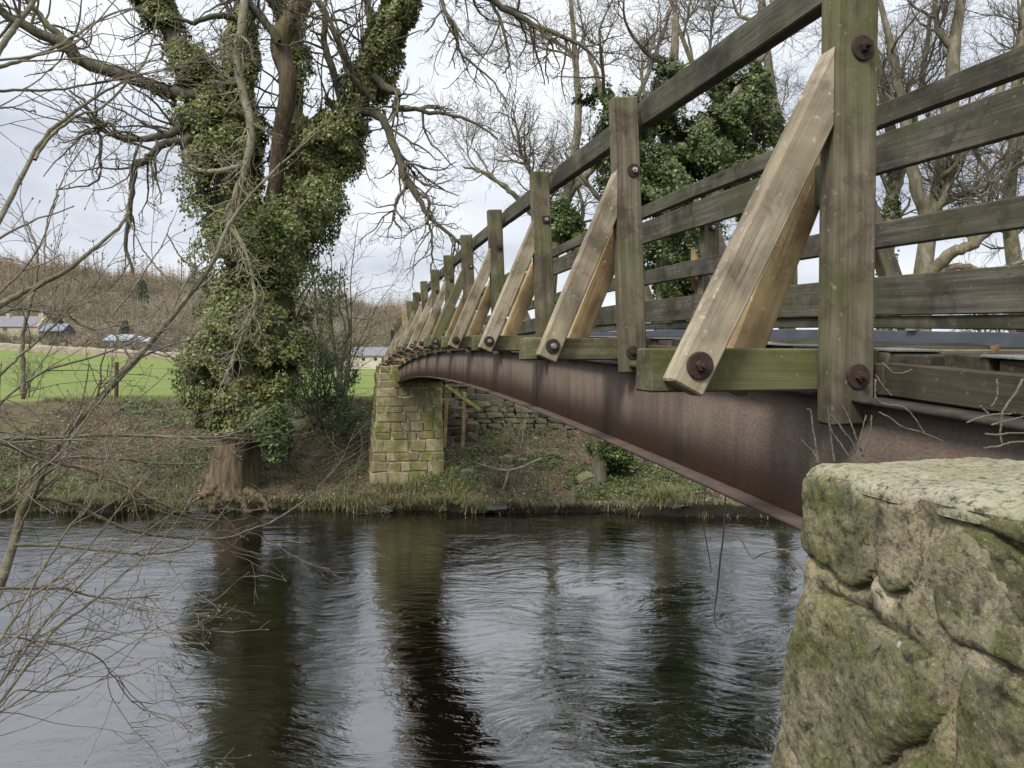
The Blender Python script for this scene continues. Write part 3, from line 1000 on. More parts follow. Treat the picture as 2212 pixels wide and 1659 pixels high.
for z0, z1 in zip(zs, zs[1:]):
    zc_ = (z0 + z1) / 2; h = z1 - z0
    l, r, f = pier_x(zc_)
    x = l - random.uniform(0, 0.01)
    while x < r - 0.05:                              # front face
        w = random.uniform(0.2, 0.66) * (1.0 if zc_ < -1.5 else 0.85)
        if r - x - w < 0.2: w = r - x
        pr = random.uniform(0.004, 0.026)
        stone('stone', B(f + 0.13 - pr, x + w / 2, zc_ + random.uniform(-.008, .008)), RV, DV, ZV, w - random.uniform(0.010, 0.026), 0.27, h - random.uniform(0.010, 0.024), STONES_P, M_PIER, pier)
        x += w
    y = f + 0.28
    while y < 21.3:                                  # left face
        w = random.uniform(0.3, 0.55)
        pr = random.uniform(0.0, 0.03)
        stone('stone', B(y + w / 2, l + 0.12 - pr, zc_), RV, DV, ZV, 0.26, w - 0.02, h - 0.02, STONES_P, M_PIER, pier)
        y += w
    if zc_ < -0.7:
        y = f + 0.28
        while y < 21.3:                              # right face
            w = random.uniform(0.3, 0.6)
            stone('stone', B(y + w / 2, r - 0.12, zc_), RV, DV, ZV, 0.26, w - 0.02, h - 0.02, STONES_P, M_PIER, pier)
            y += w

# ------------------------------------------------------------------ near abutment
abut = empty('stone_abutment', B(0.6, 1.05, -1.7), 'close mossy sandstone abutment with a cement capped top in the lower right corner', 'abutment')
LF = 0.86


def on_face(x, y, l):
    """point of the wall face (u, z) seen in direction (x, y), for a face at distance l from the bridge axis"""
    a = P(x, y, 1.0) - np.array([0, 0, HC])
    al = a[0] * CA + a[1] * SA
    t = l / al
    w = a * t
    return (-w[0] * SA + w[1] * CA, w[2])


def sd_poly(P2, poly):
    """signed distance, positive inside"""
    p = np.asarray(poly); d = np.full(len(P2), 1e9); ins = np.zeros(len(P2), bool)
    for a, b_ in zip(p, np.roll(p, -1, 0)):
        e_ = b_ - a; w = P2 - a
        t = np.clip((w @ e_) / max(e_ @ e_, 1e-12), 0, 1)
        d = np.minimum(d, np.linalg.norm(w - t[:, None] * e_, axis=1))
        c1 = (a[1] > P2[:, 1]) != (b_[1] > P2[:, 1])
        with np.errstate(divide='ignore', invalid='ignore'):
            xi = (b_[0] - a[0]) * (P2[:, 1] - a[1]) / (b_[1] - a[1] + 1e-15) + a[0]
        ins ^= c1 & (P2[:, 0] < xi)
    return np.where(ins, d, -d)


def batter(z):                         # the face leans out towards its foot
    return 0.06 * np.clip(-z - 0.3, 0, 3) ** 0.9


def face_sheet(name, poly_px, bulge, edge, mat, seed, res=0.005, rough=0.013, tilt=(0, 0)):
    poly = np.array([on_face(x, y, LF) for x, y in poly_px])
    # smooth the outline
    for _ in range(2):
        poly = np.stack([0.75 * poly + 0.25 * np.roll(poly, -1, 0), 0.25 * poly + 0.75 * np.roll(poly, -1, 0)], 1).reshape(-1, 2)
    lo, hi = poly.min(0) - 0.02, poly.max(0) + 0.02
    a = np.arange(lo[0], hi[0], res); b_ = np.arange(lo[1], hi[1], res)
    A, Bz = np.meshgrid(a, b_)
    q = np.stack([A.ravel(), Bz.ravel()], -1)
    qn = np.stack([q[:, 0], q[:, 1], q[:, 0] * 0 + seed * 3.3], -1)
    d = sd_poly(q, poly) + 0.012 * fbm(qn * 22, 4, seed + 5)
    fac = np.round(fbm(qn * 5.5, 2, seed + 9) * 4) / 4          # broken facets
    h = bulge * (1 - np.exp(-np.clip(d, 0, 9) / (edge * 0.6))) + 0.008 * fac * np.clip(d / 0.02, 0, 1) + rough * fbm(qn * 9, 5, seed) * np.clip(d / 0.03, 0, 1) + 0.35 * rough * fbm(qn * 45, 3, seed + 2) * np.clip(d / 0.01, 0, 1)
    cen = poly.mean(0)
    h = h + ((q[:, 0] - cen[0]) * tilt[0] + (q[:, 1] - cen[1]) * tilt[1]) * np.clip(d / 0.02, 0, 1)
    h = np.where(d < 0, -0.03 + np.clip(d, -0.02, 0) * 3, h - 0.004)
    V = np.array([tuple(B(u_, LF - float(batter(z_)) - hh, z_)) for (u_, z_), hh in zip(q, h)])
    ny_, nx_ = A.shape
    ok = (d > -0.016).reshape(ny_, nx_)
    keep = ok[:-1, :-1] & ok[1:, :-1] & ok[:-1, 1:] & ok[1:, 1:]
    i_ = (np.arange(ny_ - 1)[:, None] * nx_ + np.arange(nx_ - 1)[None])[keep]
    F = np.stack([i_, i_ + 1, i_ + nx_ + 1, i_ + nx_], -1)
    used = np.unique(F); rm = np.zeros(len(V), int) - 1; rm[used] = np.arange(len(used))
    m = mesh_np(name, V[used], rm[F], True)
    return add(name, m, mat, abut)


AB = [
    ([(1731, 1010), (1765, 1036), (1830, 1056), (1889, 1068), (1889, 1160), (1886, 1240), (1866, 1272), (1838, 1266), (1790, 1222), (1735, 1190), (1730, 1100)], 0.013, 0.010, (0.0, 0.0)),
    ([(1895, 1078), (1945, 1064), (2004, 1112), (2000, 1200), (1984, 1262), (1930, 1290), (1895, 1244)], 0.009, 0.010, (0, 0)),
    ([(2014, 1146), (2062, 1124), (2140, 1160), (2235, 1210), (2320, 1290), (2320, 1520), (2170, 1428), (2080, 1398), (2012, 1310)], 0.011, 0.010, (0, 0.0)),
    ([(1740, 1264), (1800, 1290), (1880, 1322), (1904, 1354), (1950, 1370), (2030, 1420), (2064, 1480), (2056, 1556), (2024, 1596), (1968, 1606), (1905, 1700), (1790, 1730), (1744, 1610), (1712, 1540), (1712, 1470), (1726, 1380)], 0.014, 0.010, (0.0, 0.0)),
    ([(1690, 1760), (1692, 1650), (1712, 1576), (1744, 1632), (1770, 1720), (1760, 1780)], 0.016, 0.010, (0, 0)),
    ([(2090, 1420), (2180, 1442), (2320, 1540), (2320, 1780), (2085, 1780), (2076, 1560)], 0.010, 0.010, (0, 0)),
    ([(1915, 1730), (1975, 1622), (2066, 1606), (2074, 1700), (2010, 1780)], 0.012, 0.012, (0, 0)),
    ([(2070, 1120), (2150, 1124), (2320, 1115), (2320, 1262), (2240, 1202), (2145, 1152)], 0.012, 0.01, (0, 0)),
]
AB_UZ = [np.array([on_face(x, y, LF) for x, y in pl]) for pl, *_ in AB]
for i, (pl, bu, ed, ti) in enumerate(AB):
    face_sheet('stone', pl, bu, ed, M_AB1, 40 + i * 3, tilt=ti)
# mortar ground of the face
ua = np.arange(-0.1, 1.46, 0.010); za = np.arange(-1.6, -0.2, 0.010)
UA, ZA = np.meshgrid(ua, za)
q = np.stack([UA.ravel(), ZA.ravel(), UA.ravel() * 0], -1)
uend = 1.235 + 0.16 * np.clip(-q[:, 1] - 0.45, 0, 2) ** 0.8 + 0.018 * fbm(q * 6, 3, 4)
hh = -0.004 + 0.012 * fbm(q * 7, 4, 2) + 0.004 * fbm(q * 40, 3, 3)
jd = np.min(np.stack([np.abs(sd_poly(q[:, :2], pz)) for pz in AB_UZ]), 0)
hh = hh + 0.004 - 0.022 * np.exp(-(jd / 0.009) ** 2) * np.clip(0.35 + 1.3 * fbm(q * 8, 3, 21), 0, 1)
over = np.clip((q[:, 0] - uend + 0.03) / 0.03, 0, 1)
topc = np.clip((q[:, 1] + 0.222 - 0.02 * fbm(q * 9, 3, 6)) / 0.03, 0, 1)
Vm = np.array([tuple(B(min(u_, ue + 0.0), LF - float(batter(z_)) - h_ + 0.05 * o_ ** 2 + 0.05 * t_ ** 2, z_)) for u_, z_, h_, o_, ue, t_ in zip(q[:, 0], q[:, 1], hh, over, uend, topc)])
nx_ = len(ua); ii = (np.arange(len(za) - 1)[:, None] * nx_ + np.arange(nx_ - 1)[None]).ravel()
add('mortar_face', mesh_np('mortar_face', Vm, np.stack([ii, ii + 1, ii + nx_ + 1, ii + nx_], -1), True), M_AB2, abut)
# body behind the face and the end wall under the girders
bm = bmesh.new()
def blk(u0, u1, l0, l1, z0, z1):
    c8 = [bm.verts.new(B(a, b2, z)) for z in (z0, z1) for a, b2 in ((u0, l0), (u1, l0), (u1, l1), (u0, l1))]
    for f in ((3, 2, 1, 0), (4, 5, 6, 7), (0, 1, 5, 4), (1, 2, 6, 5), (2, 3, 7, 6), (3, 0, 4, 7)): bm.faces.new([c8[i] for i in f])
blk(-1.2, 1.20, LF + 0.035, 1.21, -2.6, -0.24)
blk(-1.2, 1.0, 1.212, 2.7, -2.6, -0.52)
m = bpy.data.meshes.new('core'); bm.to_mesh(m); bm.free()
add('core', m, M_AB2, abut)
# cement cap: irregular slab lying on the wall
lc = np.arange(LF - 0.04, 1.226, 0.006); uc = np.arange(-0.6, 1.262, 0.006)
LC, UC = np.meshgrid(lc, uc)
q = np.stack([LC.ravel(), UC.ravel(), LC.ravel() * 0], -1)
lip = LF + 0.004 + 0.026 * fbm(np.stack([q[:, 1] * 7, q[:, 1] * 0, q[:, 1] * 0], -1), 4, 12) - 0.012 * np.exp(-((q[:, 1] - 0.88) / 0.06) ** 2)
ue2 = 1.238 + 0.014 * fbm(np.stack([q[:, 0] * 9, q[:, 0] * 0, q[:, 0] * 0], -1), 4, 13)
de = np.minimum(q[:, 0] - lip, ue2 - q[:, 1])
z = -0.186 + 0.04 * (1.0 - q[:, 1]) * 0.5 + 0.012 * fbm(q * 5, 4, 15) + 0.004 * fbm(q * 34, 4, 16) + 0.02 * (q[:, 0] - 1.0)
z = z - 0.020 * np.exp(-np.clip(de, 0, 9) / 0.018)
z = np.where(de < 0, -0.216 + np.clip(de, -0.02, 0) * 0.5, z)
Vc = np.array([tuple(B(np.minimum(u_, e2), max(l_, lp_ - 0.002), z_)) for (l_, u_, _), z_, e2, lp_ in zip(q, z, ue2, lip)])
nx_ = len(lc); ii = (np.arange(len(uc) - 1)[:, None] * nx_ + np.arange(nx_ - 1)[None]).ravel()
add('cement_cap', mesh_np('cement_cap', Vc, np.stack([ii, ii + 1, ii + nx_ + 1, ii + nx_], -1), True), M_AB3, abut)

# ------------------------------------------------------------------ trees
def tube_obj(name, groups, mat, parent=None, smooth=True):
    """groups: list of (pts, rad, sides) batches joined into one mesh"""
    V, F = join([tubes(p, r, k_) for p, r, k_ in groups if len(p)])
    return add(name, mesh_np(name, V, F, smooth), mat, parent)


def branch_out(pts, rad, n, length, S, wob, t0, t1, ang, rr=0.55, tip=0.3, tmin=0.1, tmax=1.0, bias=None, rmax=9, rmin=0.002, lj=0.5):
    pos, d, r, t = spawn(pts, rad, n, tmin, tmax, ang, bias)
    L = length * RNG.uniform(1 - lj, 1 + lj, n) * (1 - 0.35 * t)
    p = grow(pos, d, L, S, wob, t0, t1)
    r0 = np.clip(r * rr, rmin, rmax) * RNG.uniform(0.75, 1.1, n)
    return p, taper(r0, S, tip)


def ivy_cloud(curves, thick, n, size, seed, clump=1.1, thr=-0.15, weights=None, squash=1.0, zfade=None):
    """leaf positions in an uneven sleeve round curves (list of (M,4)); thick: list of sleeve depths per curve end to end"""
    out_p, out_n = [], []
    Ls = np.array([np.linalg.norm(np.diff(c[:, :3], axis=0), axis=1).sum() * (np.mean(t) + 0.1) for c, t in zip(curves, thick)])
    for c, t, w in zip(curves, thick, Ls / Ls.sum()):
        k_ = int(n * w * 2.2)
        s = RNG.uniform(0, len(c) - 1.001, k_); i = s.astype(int); f = (s - i)[:, None]
        ctr = c[i] * (1 - f) + c[i + 1] * f
        tt = norm(c[i + 1, :3] - c[i, :3])
        o_ = RNG.normal(0, 1, (k_, 3)); o_ = norm(o_ - tt * (o_ * tt).sum(1, keepdims=True))
        th = np.interp(s / (len(c) - 1), np.linspace(0, 1, len(t)), t)
        lob = 0.74 + 0.95 * fbm(ctr[:, :3] * 1.3 + o_ * 1.3, 3, seed + 3)
        fr_ = RNG.power(1.9, k_)
        rr_ = ctr[:, 3] + th * np.clip(lob, 0.12, 1.5) * fr_
        p = ctr[:, :3] + o_ * rr_[:, None] * np.array([1, squash, 1])
        p[:, 2] -= 0.12 * th * fr_
        nz = fbm(p * clump, 3, seed) + 0.55 * fbm(p * clump * 3.3, 2, seed + 8)
        m_ = nz > thr + 0.30 * (fr_ - 0.55)
        out_p.append(p[m_]); out_n.append(o_[m_])
    p = np.concatenate(out_p); q_ = np.concatenate(out_n)
    nr = q_ + np.array([0, 0, 0.45]) + RNG.normal(0, 0.42, p.shape)
    return p, nr, RNG.uniform(size * 0.45, size * 1.5, len(p))


def rootz(x, y):
    return gz(x, y)


TY = 18.4
# ---- the big ivy-clad ash on the far bank
base = P(506, 1046, TY)
ash = empty('ivy_clad_tree', (base[0], base[1], gz(base[0], base[1])), 'huge two-stemmed ivy-clad tree with drooping bare limbs on the far bank, left of the pier', 'tree')
H = {}
H['trunk'] = limbs_px([(502, 1075, TY, 55), (505, 1040, TY, 49), (512, 985, TY, 45), (520, 930, TY, 43), (535, 860, TY, 42), (548, 790, TY, 42), (555, 730, TY, 40)])
H['left'] = limbs_px([(545, 800, TY, 36), (528, 640, TY, 31), (505, 500, TY, 28), (478, 340, TY, 25), (440, 225, TY, 22), (395, 130, TY + .3, 19), (350, 30, TY + .5, 17), (322, -70, TY + .7, 14), (300, -190, TY + 1, 9)])
H['right'] = limbs_px([(558, 790, TY, 36), (605, 640, TY + .2, 31), (650, 480, TY + .3, 28), (700, 355, TY + .3, 25), (745, 265, TY + .2, 22), (790, 180, TY, 20), (832, 85, TY - .2, 18), (872, -25, TY - .3, 15), (905, -160, TY - .4, 9)])
H['mid'] = limbs_px([(525, 620, TY + .6, 22), (528, 450, TY + .8, 20), (530, 280, TY + .9, 17), (524, 120, TY + .9, 15), (518, -20, TY + 1, 12), (510, -150, TY + 1, 8)])
H['midr'] = limbs_px([(640, 520, TY + .9, 18), (632, 330, TY + 1.2, 17), (640, 180, TY + 1.4, 15), (625, 40, TY + 1.6, 13), (590, -110, TY + 1.8, 8)])
H['dark'] = limbs_px([(560, 520, TY + .3, 13), (590, 420, TY + .2, 15), (604, 300, TY - .25, 17), (620, 215, TY - .5, 18), (622, 160, TY - .6, 19), (606, 115, TY - .6, 21), (612, 72, TY - .6, 21), (634, 40, TY - .6, 21), (650, 0, TY - .6, 22), (648, -60, TY - .6, 19), (640, -160, TY - .6, 12)])
H['longleft'] = limbs_px([(435, 215, TY - .1, 17), (350, 193, TY - .5, 14), (280, 168, TY - .8, 14), (205, 145, TY - 1, 14), (165, 125, TY - 1.1, 13), (140, 95, TY - 1.2, 12), (80, 70, TY - 1.3, 11), (20, 35, TY - 1.4, 9), (-60, -20, TY - 1.5, 6)])
H['longleft2'] = limbs_px([(165, 122, TY - 1.1, 10), (140, 85, TY - 1, 8), (100, 50, TY - .8, 7), (60, 0, TY - .6, 6), (30, -60, TY - .5, 4)])
H['dropA'] = limbs_px([(425, 240, TY - .2, 11), (390, 275, TY - .7, 9.5), (350, 292, TY - 1, 8.5), (310, 300, TY - 1.2, 7), (250, 296, TY - 1.4, 5), (215, 275, TY - 1.5, 4), (185, 225, TY - 1.6, 3), (150, 195, TY - 1.7, 2)])
H['dropB'] = limbs_px([(440, 300, TY - .3, 9), (400, 302, TY - .8, 9), (350, 315, TY - 1.1, 8.5), (322, 345, TY - 1.2, 8), (288, 362, TY - 1.3, 7.5), (286, 415, TY - 1.3, 6), (280, 455, TY - 1.3, 5), (273, 500, TY - 1.35, 4.5), (274, 545, TY - 1.4, 4), (288, 592, TY - 1.4, 2.5)])
H['dropC'] = limbs_px([(300, 300, TY - 1.1, 5.5), (260, 292, TY - 1.2, 4.5), (235, 265, TY - 1.3, 4.2), (214, 285, TY - 1.35, 4), (218, 340, TY - 1.4, 3.5), (205, 395, TY - 1.4, 2.2), (120, 410, TY - 1.5, 1.4)])
H['rdropA'] = limbs_px([(770, 240, TY - .2, 12), (815, 250, TY - .5, 9.5), (838, 285, TY - .8, 9), (858, 335, TY - .9, 8.5), (875, 385, TY - 1, 8), (905, 430, TY - 1.1, 6), (940, 480, TY - 1.15, 4.5), (990, 522, TY - 1.2, 3), (1020, 545, TY - 1.2, 1.8)])
H['rdropA2'] = limbs_px([(880, 395, TY - 1, 5), (905, 415, TY - 1.1, 4.5), (928, 440, TY - 1.15, 3.8), (925, 480, TY - 1.2, 3), (935, 520, TY - 1.2, 2.5), (930, 590, TY - 1.2, 1.6)])
H['rdropA3'] = limbs_px([(880, 405, TY - 1, 4), (858, 430, TY - 1.1, 3.5), (852, 470, TY - 1.2, 2.6), (868, 500, TY - 1.25, 1.6)])
H['rhigh'] = limbs_px([(800, 160, TY - .3, 10), (835, 190, TY - .6, 9), (862, 205, TY - .8, 8), (850, 232, TY - .8, 7), (900, 236, TY - 1, 5), (960, 245, TY - 1.2, 4), (1020, 262, TY - 1.3, 3), (1075, 300, TY - 1.4, 1.8)])
H['rhigh2'] = limbs_px([(740, 230, TY - .4, 8), (720, 150, TY - .9, 8), (700, 95, TY - 1.0, 7), (702, 45, TY - 1.1, 6), (690, 10, TY - 1.1, 5), (650, -40, TY - 1, 4)])
H['rhigh3'] = limbs_px([(800, 215, TY - .5, 6), (770, 180, TY - 1, 6), (745, 140, TY - 1.2, 5), (720, 60, TY - 1.3, 4.5), (690, 0, TY - 1.3, 4)])
H['top1'] = limbs_px([(520, 40, TY - .5, 8), (470, 35, TY - .9, 6.5), (420, 48, TY - 1.2, 5), (375, 38, TY - 1.4, 3)])
H['top2'] = limbs_px([(600, 90, TY - .9, 9), (560, 30, TY - 1.1, 9), (520, -10, TY - 1.2, 8), (480, -60, TY - 1.2, 5)])
H['top3'] = limbs_px([(830, 95, TY - .3, 8), (800, 50, TY + .2, 7.5), (792, 0, TY + .4, 7), (780, -70, TY + .6, 5)])
H['over'] = limbs_px([(860, -30, TY - .6, 9), (930, -60, TY - 1.2, 8), (1000, -40, TY - 1.6, 7), (1060, 0, TY - 1.9, 7), (1140, 45, TY - 2.1, 6), (1200, 75, TY - 2.2, 5), (1260, 100, TY - 2.3, 4), (1300, 150, TY - 2.3, 2)])
H['over2'] = limbs_px([(930, -60, TY - 1.2, 5), (960, 20, TY - 1.5, 4.5), (985, 80, TY - 1.6, 4), (1000, 120, TY - 1.7, 3), (1060, 170, TY - 1.8, 2), (1100, 230, TY - 1.8, 1.4)])
H['over3'] = limbs_px([(1060, 0, TY - 1.9, 4), (1085, 60, TY - 2, 3.5), (1100, 130, TY - 2, 2.5), (1085, 160, TY - 2, 1.6)])
pale = limbs_px([(528, -20, TY - 1.3, 9), (522, 60, TY - 1.4, 9), (510, 110, TY - 1.4, 8), (520, 180, TY - 1.5, 9), (540, 268, TY - 1.6, 9), (533, 350, TY - 1.7, 8), (508, 420, TY - 1.8, 6.5), (490, 472, TY - 1.8, 5.5), (525, 530, TY - 1.9, 5), (545, 600, TY - 1.9, 4), (548, 660, TY - 2, 3.2), (520, 730, TY - 2, 2.6), (480, 830, TY - 2, 2)])
pale2 = limbs_px([(545, 600, TY - 1.9, 3), (555, 660, TY - 1.95, 2.6), (540, 690, TY - 2, 2.6), (515, 745, TY - 2, 2.3), (500, 790, TY - 2, 2), (470, 850, TY - 2, 1.4)])
pale3 = limbs_px([(535, 350, TY - 1.7, 5), (500, 365, TY - 1.8, 6), (440, 372, TY - 1.9, 6), (410, 355, TY - 1.9, 6.5), (402, 325, TY - 1.9, 5)])
R = {k_: resample(v, 26, 0.012) for k_, v in H.items()}
R['trunk'] = resample(H['trunk'], 26, 0)
for k_ in ('rdropA', 'dropA', 'dropB', 'dropC', 'rdropA2', 'longleft', 'rhigh', 'over'):
    R[k_] = resample(H[k_], 26, 0.02)


def arr(keys):
    a = np.stack([R[k_] for k_ in keys]); return a[:, :, :3], a[:, :, 3]


pt, pr = arr(['trunk'])
# fluted trunk
V, F = tubes(np.repeat(pt, 1, 0), pr, 20)
Vn = V.reshape(1, 26, 20, 3)
ang = np.arange(20) * 2 * np.pi / 20
fl = 1 + 0.10 * np.sin(ang * 4 + 0.6)[None, None, :, None] * np.linspace(1.6, 0.2, 26)[None, :, None, None] + 0.05 * np.sin(ang * 7)[None, None, :, None]
V = (pt[:, :, None] + (Vn - pt[:, :, None]) * fl).reshape(-1, 3)
V += 0.035 * np.stack([fbm(V * 4 + 9 * k_, 3, k_) for k_ in range(3)], -1)
add('trunk', mesh_np('trunk', V, F, True), M_BARK, ash)
mp_, mr_ = arr(['left', 'right', 'mid', 'midr'])
for k_ in ('left', 'right', 'mid', 'midr'):
    a, b_ = arr([k_]); tube_obj('stem', [(a, b_, 12)], M_LIMB, ash)
a, b_ = arr(['dark'])
tube_obj('stem', [(a, b_, 14)], M_BARK, ash)['label'] = 'dark bare limb rising between the ivy stems'
bk = [k_ for k_ in H if k_ not in ('trunk', 'left', 'right', 'mid', 'midr', 'dark')]
for k_ in bk:
    a, b_ = arr([k_]); tube_obj('limb', [(a, b_, 8)], M_LIMB, ash)
pl_ = np.stack([resample(p, 40, 0.012) for p in (pale, pale2, pale3)])
tube_obj('limb', [(pl_[:, :, :3], pl_[:, :, 3], 7)], M_PALE, ash)['label'] = 'pale lichened branch trailing down in front of the ivy'
# secondary branches, droop then turn up at the tips
bp, br = arr(bk)
hw = np.array([R[k_][:, 3].mean() for k_ in bk])
s2p, s2r = branch_out(bp, br, 210, 1.5, 9, 0.20, (0, -0.05, -0.13), (0, 0, 0.10), (0.5, 1.3), 0.6, 0.35, 0.15, 1.0, rmax=0.035, rmin=0.010)
st_p, st_r = branch_out(mp_, mr_, 95, 2.0, 9, 0.20, (0, -0.16, -0.06), (0, 0, 0.05), (0.8, 1.4), 0.25, 0.35, 0.35, 1.0, rmax=0.04, rmin=0.012)
s2p = np.concatenate([s2p, st_p]); s2r = np.concatenate([s2r, st_r])
s3p, s3r = branch_out(s2p, s2r, 1300, 0.62, 6, 0.22, (0, 0, -0.12), (0, 0, 0.22), (0.5, 1.2), 0.62, 0.45, 0.15, 1.0, rmax=0.016, rmin=0.0065)
s4p, s4r = branch_out(s3p, s3r, 2600, 0.27, 4, 0.22, (0, 0, -0.05), (0, 0, 0.30), (0.5, 1.1), 0.75, 0.7, 0.2, 1.0, rmax=0.009, rmin=0.0055)
p5, r5 = branch_out(pl_[:, :, :3], pl_[:, :, 3], 170, 0.9, 7, 0.25, (0, -.05, -0.10), (0, 0, 0.1), (0.6, 1.3), 0.5, 0.4, 0.1, 1.0, rmax=0.02, rmin=0.007)
p6, r6 = branch_out(p5, r5, 620, 0.35, 4, 0.25, (0, 0, 0), (0, 0, 0.2), (0.5, 1.2), 0.7, 0.6, rmin=0.005)
tg = tube_obj('twigs', [(s2p, s2r, 5), (s3p, s3r, 4), (s4p, s4r, 3)], M_TWIG, ash); tag(tg, kind='stuff')
tg = tube_obj('twigs', [(p5, r5, 4), (p6, r6, 3)], M_PALE, ash); tag(tg, kind='stuff')
# ivy
low = resample(limbs_px([(520, 940, TY - .1, 42), (530, 880, TY, 44), (520, 820, TY, 46), (520, 760, TY, 46), (540, 700, TY, 46)]), 20)
hang = resample(limbs_px([(450, 700, TY - .2, 10), (430, 760, TY - .3, 22), (432, 820, TY - .3, 20), (440, 870, TY - .3, 10), (425, 915, TY - .3, 4)]), 20)
bulk = resample(limbs_px([(590, 850, TY, 20), (600, 780, TY, 40), (590, 720, TY, 50), (600, 660, TY, 50)]), 20)
cv = [R['left'], R['right'], R['mid'][:20], R['midr'], low, hang, bulk, resample(limbs_px([(430, 205, TY - .2, 14), (380, 195, TY - .4, 12), (330, 185, TY - .6, 8)]), 10)]
thk = [[0.9, 1.05, 0.95, 0.75, 0.5, 0.42, 0.38, 0.3], [0.9, 1.0, 0.9, 0.75, 0.55, 0.46, 0.4, 0.3], [0.45, 0.5, 0.5, 0.4], [0.4, 0.5, 0.45, 0.3], [0.25, 0.5, 0.9, 1.0], [0.35, 0.42, 0.35, 0.2], [0.35, 0.55, 0.6, 0.5], [0.2, 0.12]]
p, q, sz = ivy_cloud(cv, thk, 165000, 0.074, 3, 1.25, -0.10)
V, F = leaves(p, q, sz)
tag(add('ivy', mesh_np('ivy', V, F), M_IVY, ash), kind='stuff')
low2 = resample(limbs_px([(600, 990, TY - .55, 8), (590, 930, TY - .5, 26), (560, 890, TY - .5, 30)]), 10)
p, q, sz = ivy_cloud([low2], [[0.2, 0.3, 0.4]], 2600, 0.085, 9, 1.5, -0.2)
V, F = leaves(p, q, sz)
tag(add('ivy', mesh_np('ivy', V, F), M_IVYD, ash), kind='stuff')
# ivy stems clinging to the trunks
ip, ir = branch_out(np.concatenate([mp_, pt]), np.concatenate([mr_, pr]), 170, 2.4, 9, 0.12, (0, -0.03, 0.15), (0, 0, 0.1), (0.2, 0.7), 0.1, 0.5, 0.0, 0.8, rmax=0.03, rmin=0.012)
tag(tube_obj('ivy_stems', [(ip, ir, 4)], M_LIMB, ash), kind='stuff')
# surface roots running to the water
rt = []
for x0, y0, x1, y1, x2, y2, r_ in ((470, 1050, 440, 1085, 400, 1105, 12), (490, 1060, 470, 1090, 455, 1108, 15), (510, 1060, 515, 1085, 545, 1100, 17), (530, 1055, 570, 1080, 600, 1098, 12), (470, 1040, 420, 1040, 350, 1070, 10)):
    w0 = P(x0, y0, TY - .35); w0[2] = max(gz(w0[0], w0[1]) + .12, w0[2] - .1)
    w1 = P(x1, y1, TY - .6); w1[2] = gz(w1[0], w1[1]) + 0.06
    w2 = P(x2, y2, TY - .95); w2[2] = gz(w2[0], w2[1]) + 0.02
    k2 = TY / FPX
    rt.append(resample([(*w0, r_ * k2), (*((w0 + w1) / 2 + np.array([0, 0, .02])), r_ * k2 * .6), (*w1, r_ * k2 * .5), (*w2, r_ * k2 * .3)], 16, 0.03))
for r_ in rt:
    V, F = tubes(r_[None, :, :3], r_[None, :, 3] * (1 + 0.35 * RNG.normal(0, 1, (1, 16))).clip(0.5, 1.5), 9)
    V += 0.045 * np.stack([fbm(V * 5 + 9 * k_, 3, k_) for k_ in range(3)], -1) - np.array([0, 0, 0.05])
    add('root', mesh_np('root', V, F, True), M_BARK, ash)

# ---- saplings leaning over the water from the near bank, left of the camera
def sapling(name, label, stems, nside, ntw, base_pt, rmin=0.0016, lside=0.55, cat='sapling'):
    t = empty(name, base_pt, label, cat)
    RS = []
    for s in stems:                     # shoots that enter from the side are rooted in the near bank
        nd = limbs_px(s)
        if s[0][0] < 0:
            b0 = np.array(base_pt) + np.array([RNG.normal(0, 0.12), RNG.normal(0, 0.12), -0.05])
            a0 = np.array(nd[0][:3])
            e0 = a0 - (np.array(nd[1][:3]) - a0) * 0.8
            rr0 = nd[0][3]
            nd = [(*(b0 + (e0 - b0) * f_ + np.array([-0.05, 0, 0.04]) * math.sin(f_ * 3.1)), rr0 * (1.5 - 0.4 * f_)) for f_ in (0, 0.3, 0.6, 0.85)] + [(*e0, rr0 * 1.05)] + nd
        RS.append(resample(nd, 46, 0.0016))
    for r_ in RS: r_[:, 3] *= 0.82
    for r_ in RS:
        tube_obj('stem', [(r_[None, :, :3], r_[None, :, 3], 8)], M_FORE, t)
    a = np.stack(RS)
    p1, r1 = branch_out(a[:, :, :3], a[:, :, 3], nside, lside, 8, 0.13, (0, 0, 0.02), (0, 0, 0.03), (0.35, 0.95), 0.55, 0.4, 0.33, 1.0, bias=(0.35, 0.0, 0.1), rmax=0.006, rmin=rmin * 1.4)
    p2, r2 = branch_out(p1, r1, ntw, lside * 0.42, 6, 0.16, (0, 0, 0.0), (0, 0, 0.05), (0.4, 1.0), 0.7, 0.55, 0.15, 1.0, rmax=0.003, rmin=rmin)
    p3, r3 = branch_out(p2, r2, ntw, lside * 0.16, 4, 0.18, (0, 0, 0), (0, 0, 0.08), (0.4, 1.0), 0.8, 0.7, 0.3, 1.0, rmax=0.0022, rmin=rmin * 0.85)
    tag(tube_obj('twigs', [(p1, r1, 5), (p2, r2, 4), (p3, r3, 3)], M_FORETW, t), kind='stuff')
    # buds at the twig tips
    tips = np.concatenate([p1[:, -1], p2[:, -1]]); dr = np.concatenate([p1[:, -1] - p1[:, -2], p2[:, -1] - p2[:, -2]])
    dr = norm(dr)
    bpnt = np.stack([tips - dr * 0.002, tips + dr * 0.005, tips + dr * 0.012], 1)
    br_ = np.tile(np.array([[0.0014, 0.0032, 0.0006]]), (len(tips), 1)) * RNG.uniform(0.7, 1.2, (len(tips), 1))
    tag(tube_obj('buds', [(bpnt, br_, 5)], M_FORETW, t), kind='stuff')
    return t


D3 = lambda x, y: (x * 0.5, y * 0.5 + 829.5)          # from the enlarged lower left quarter


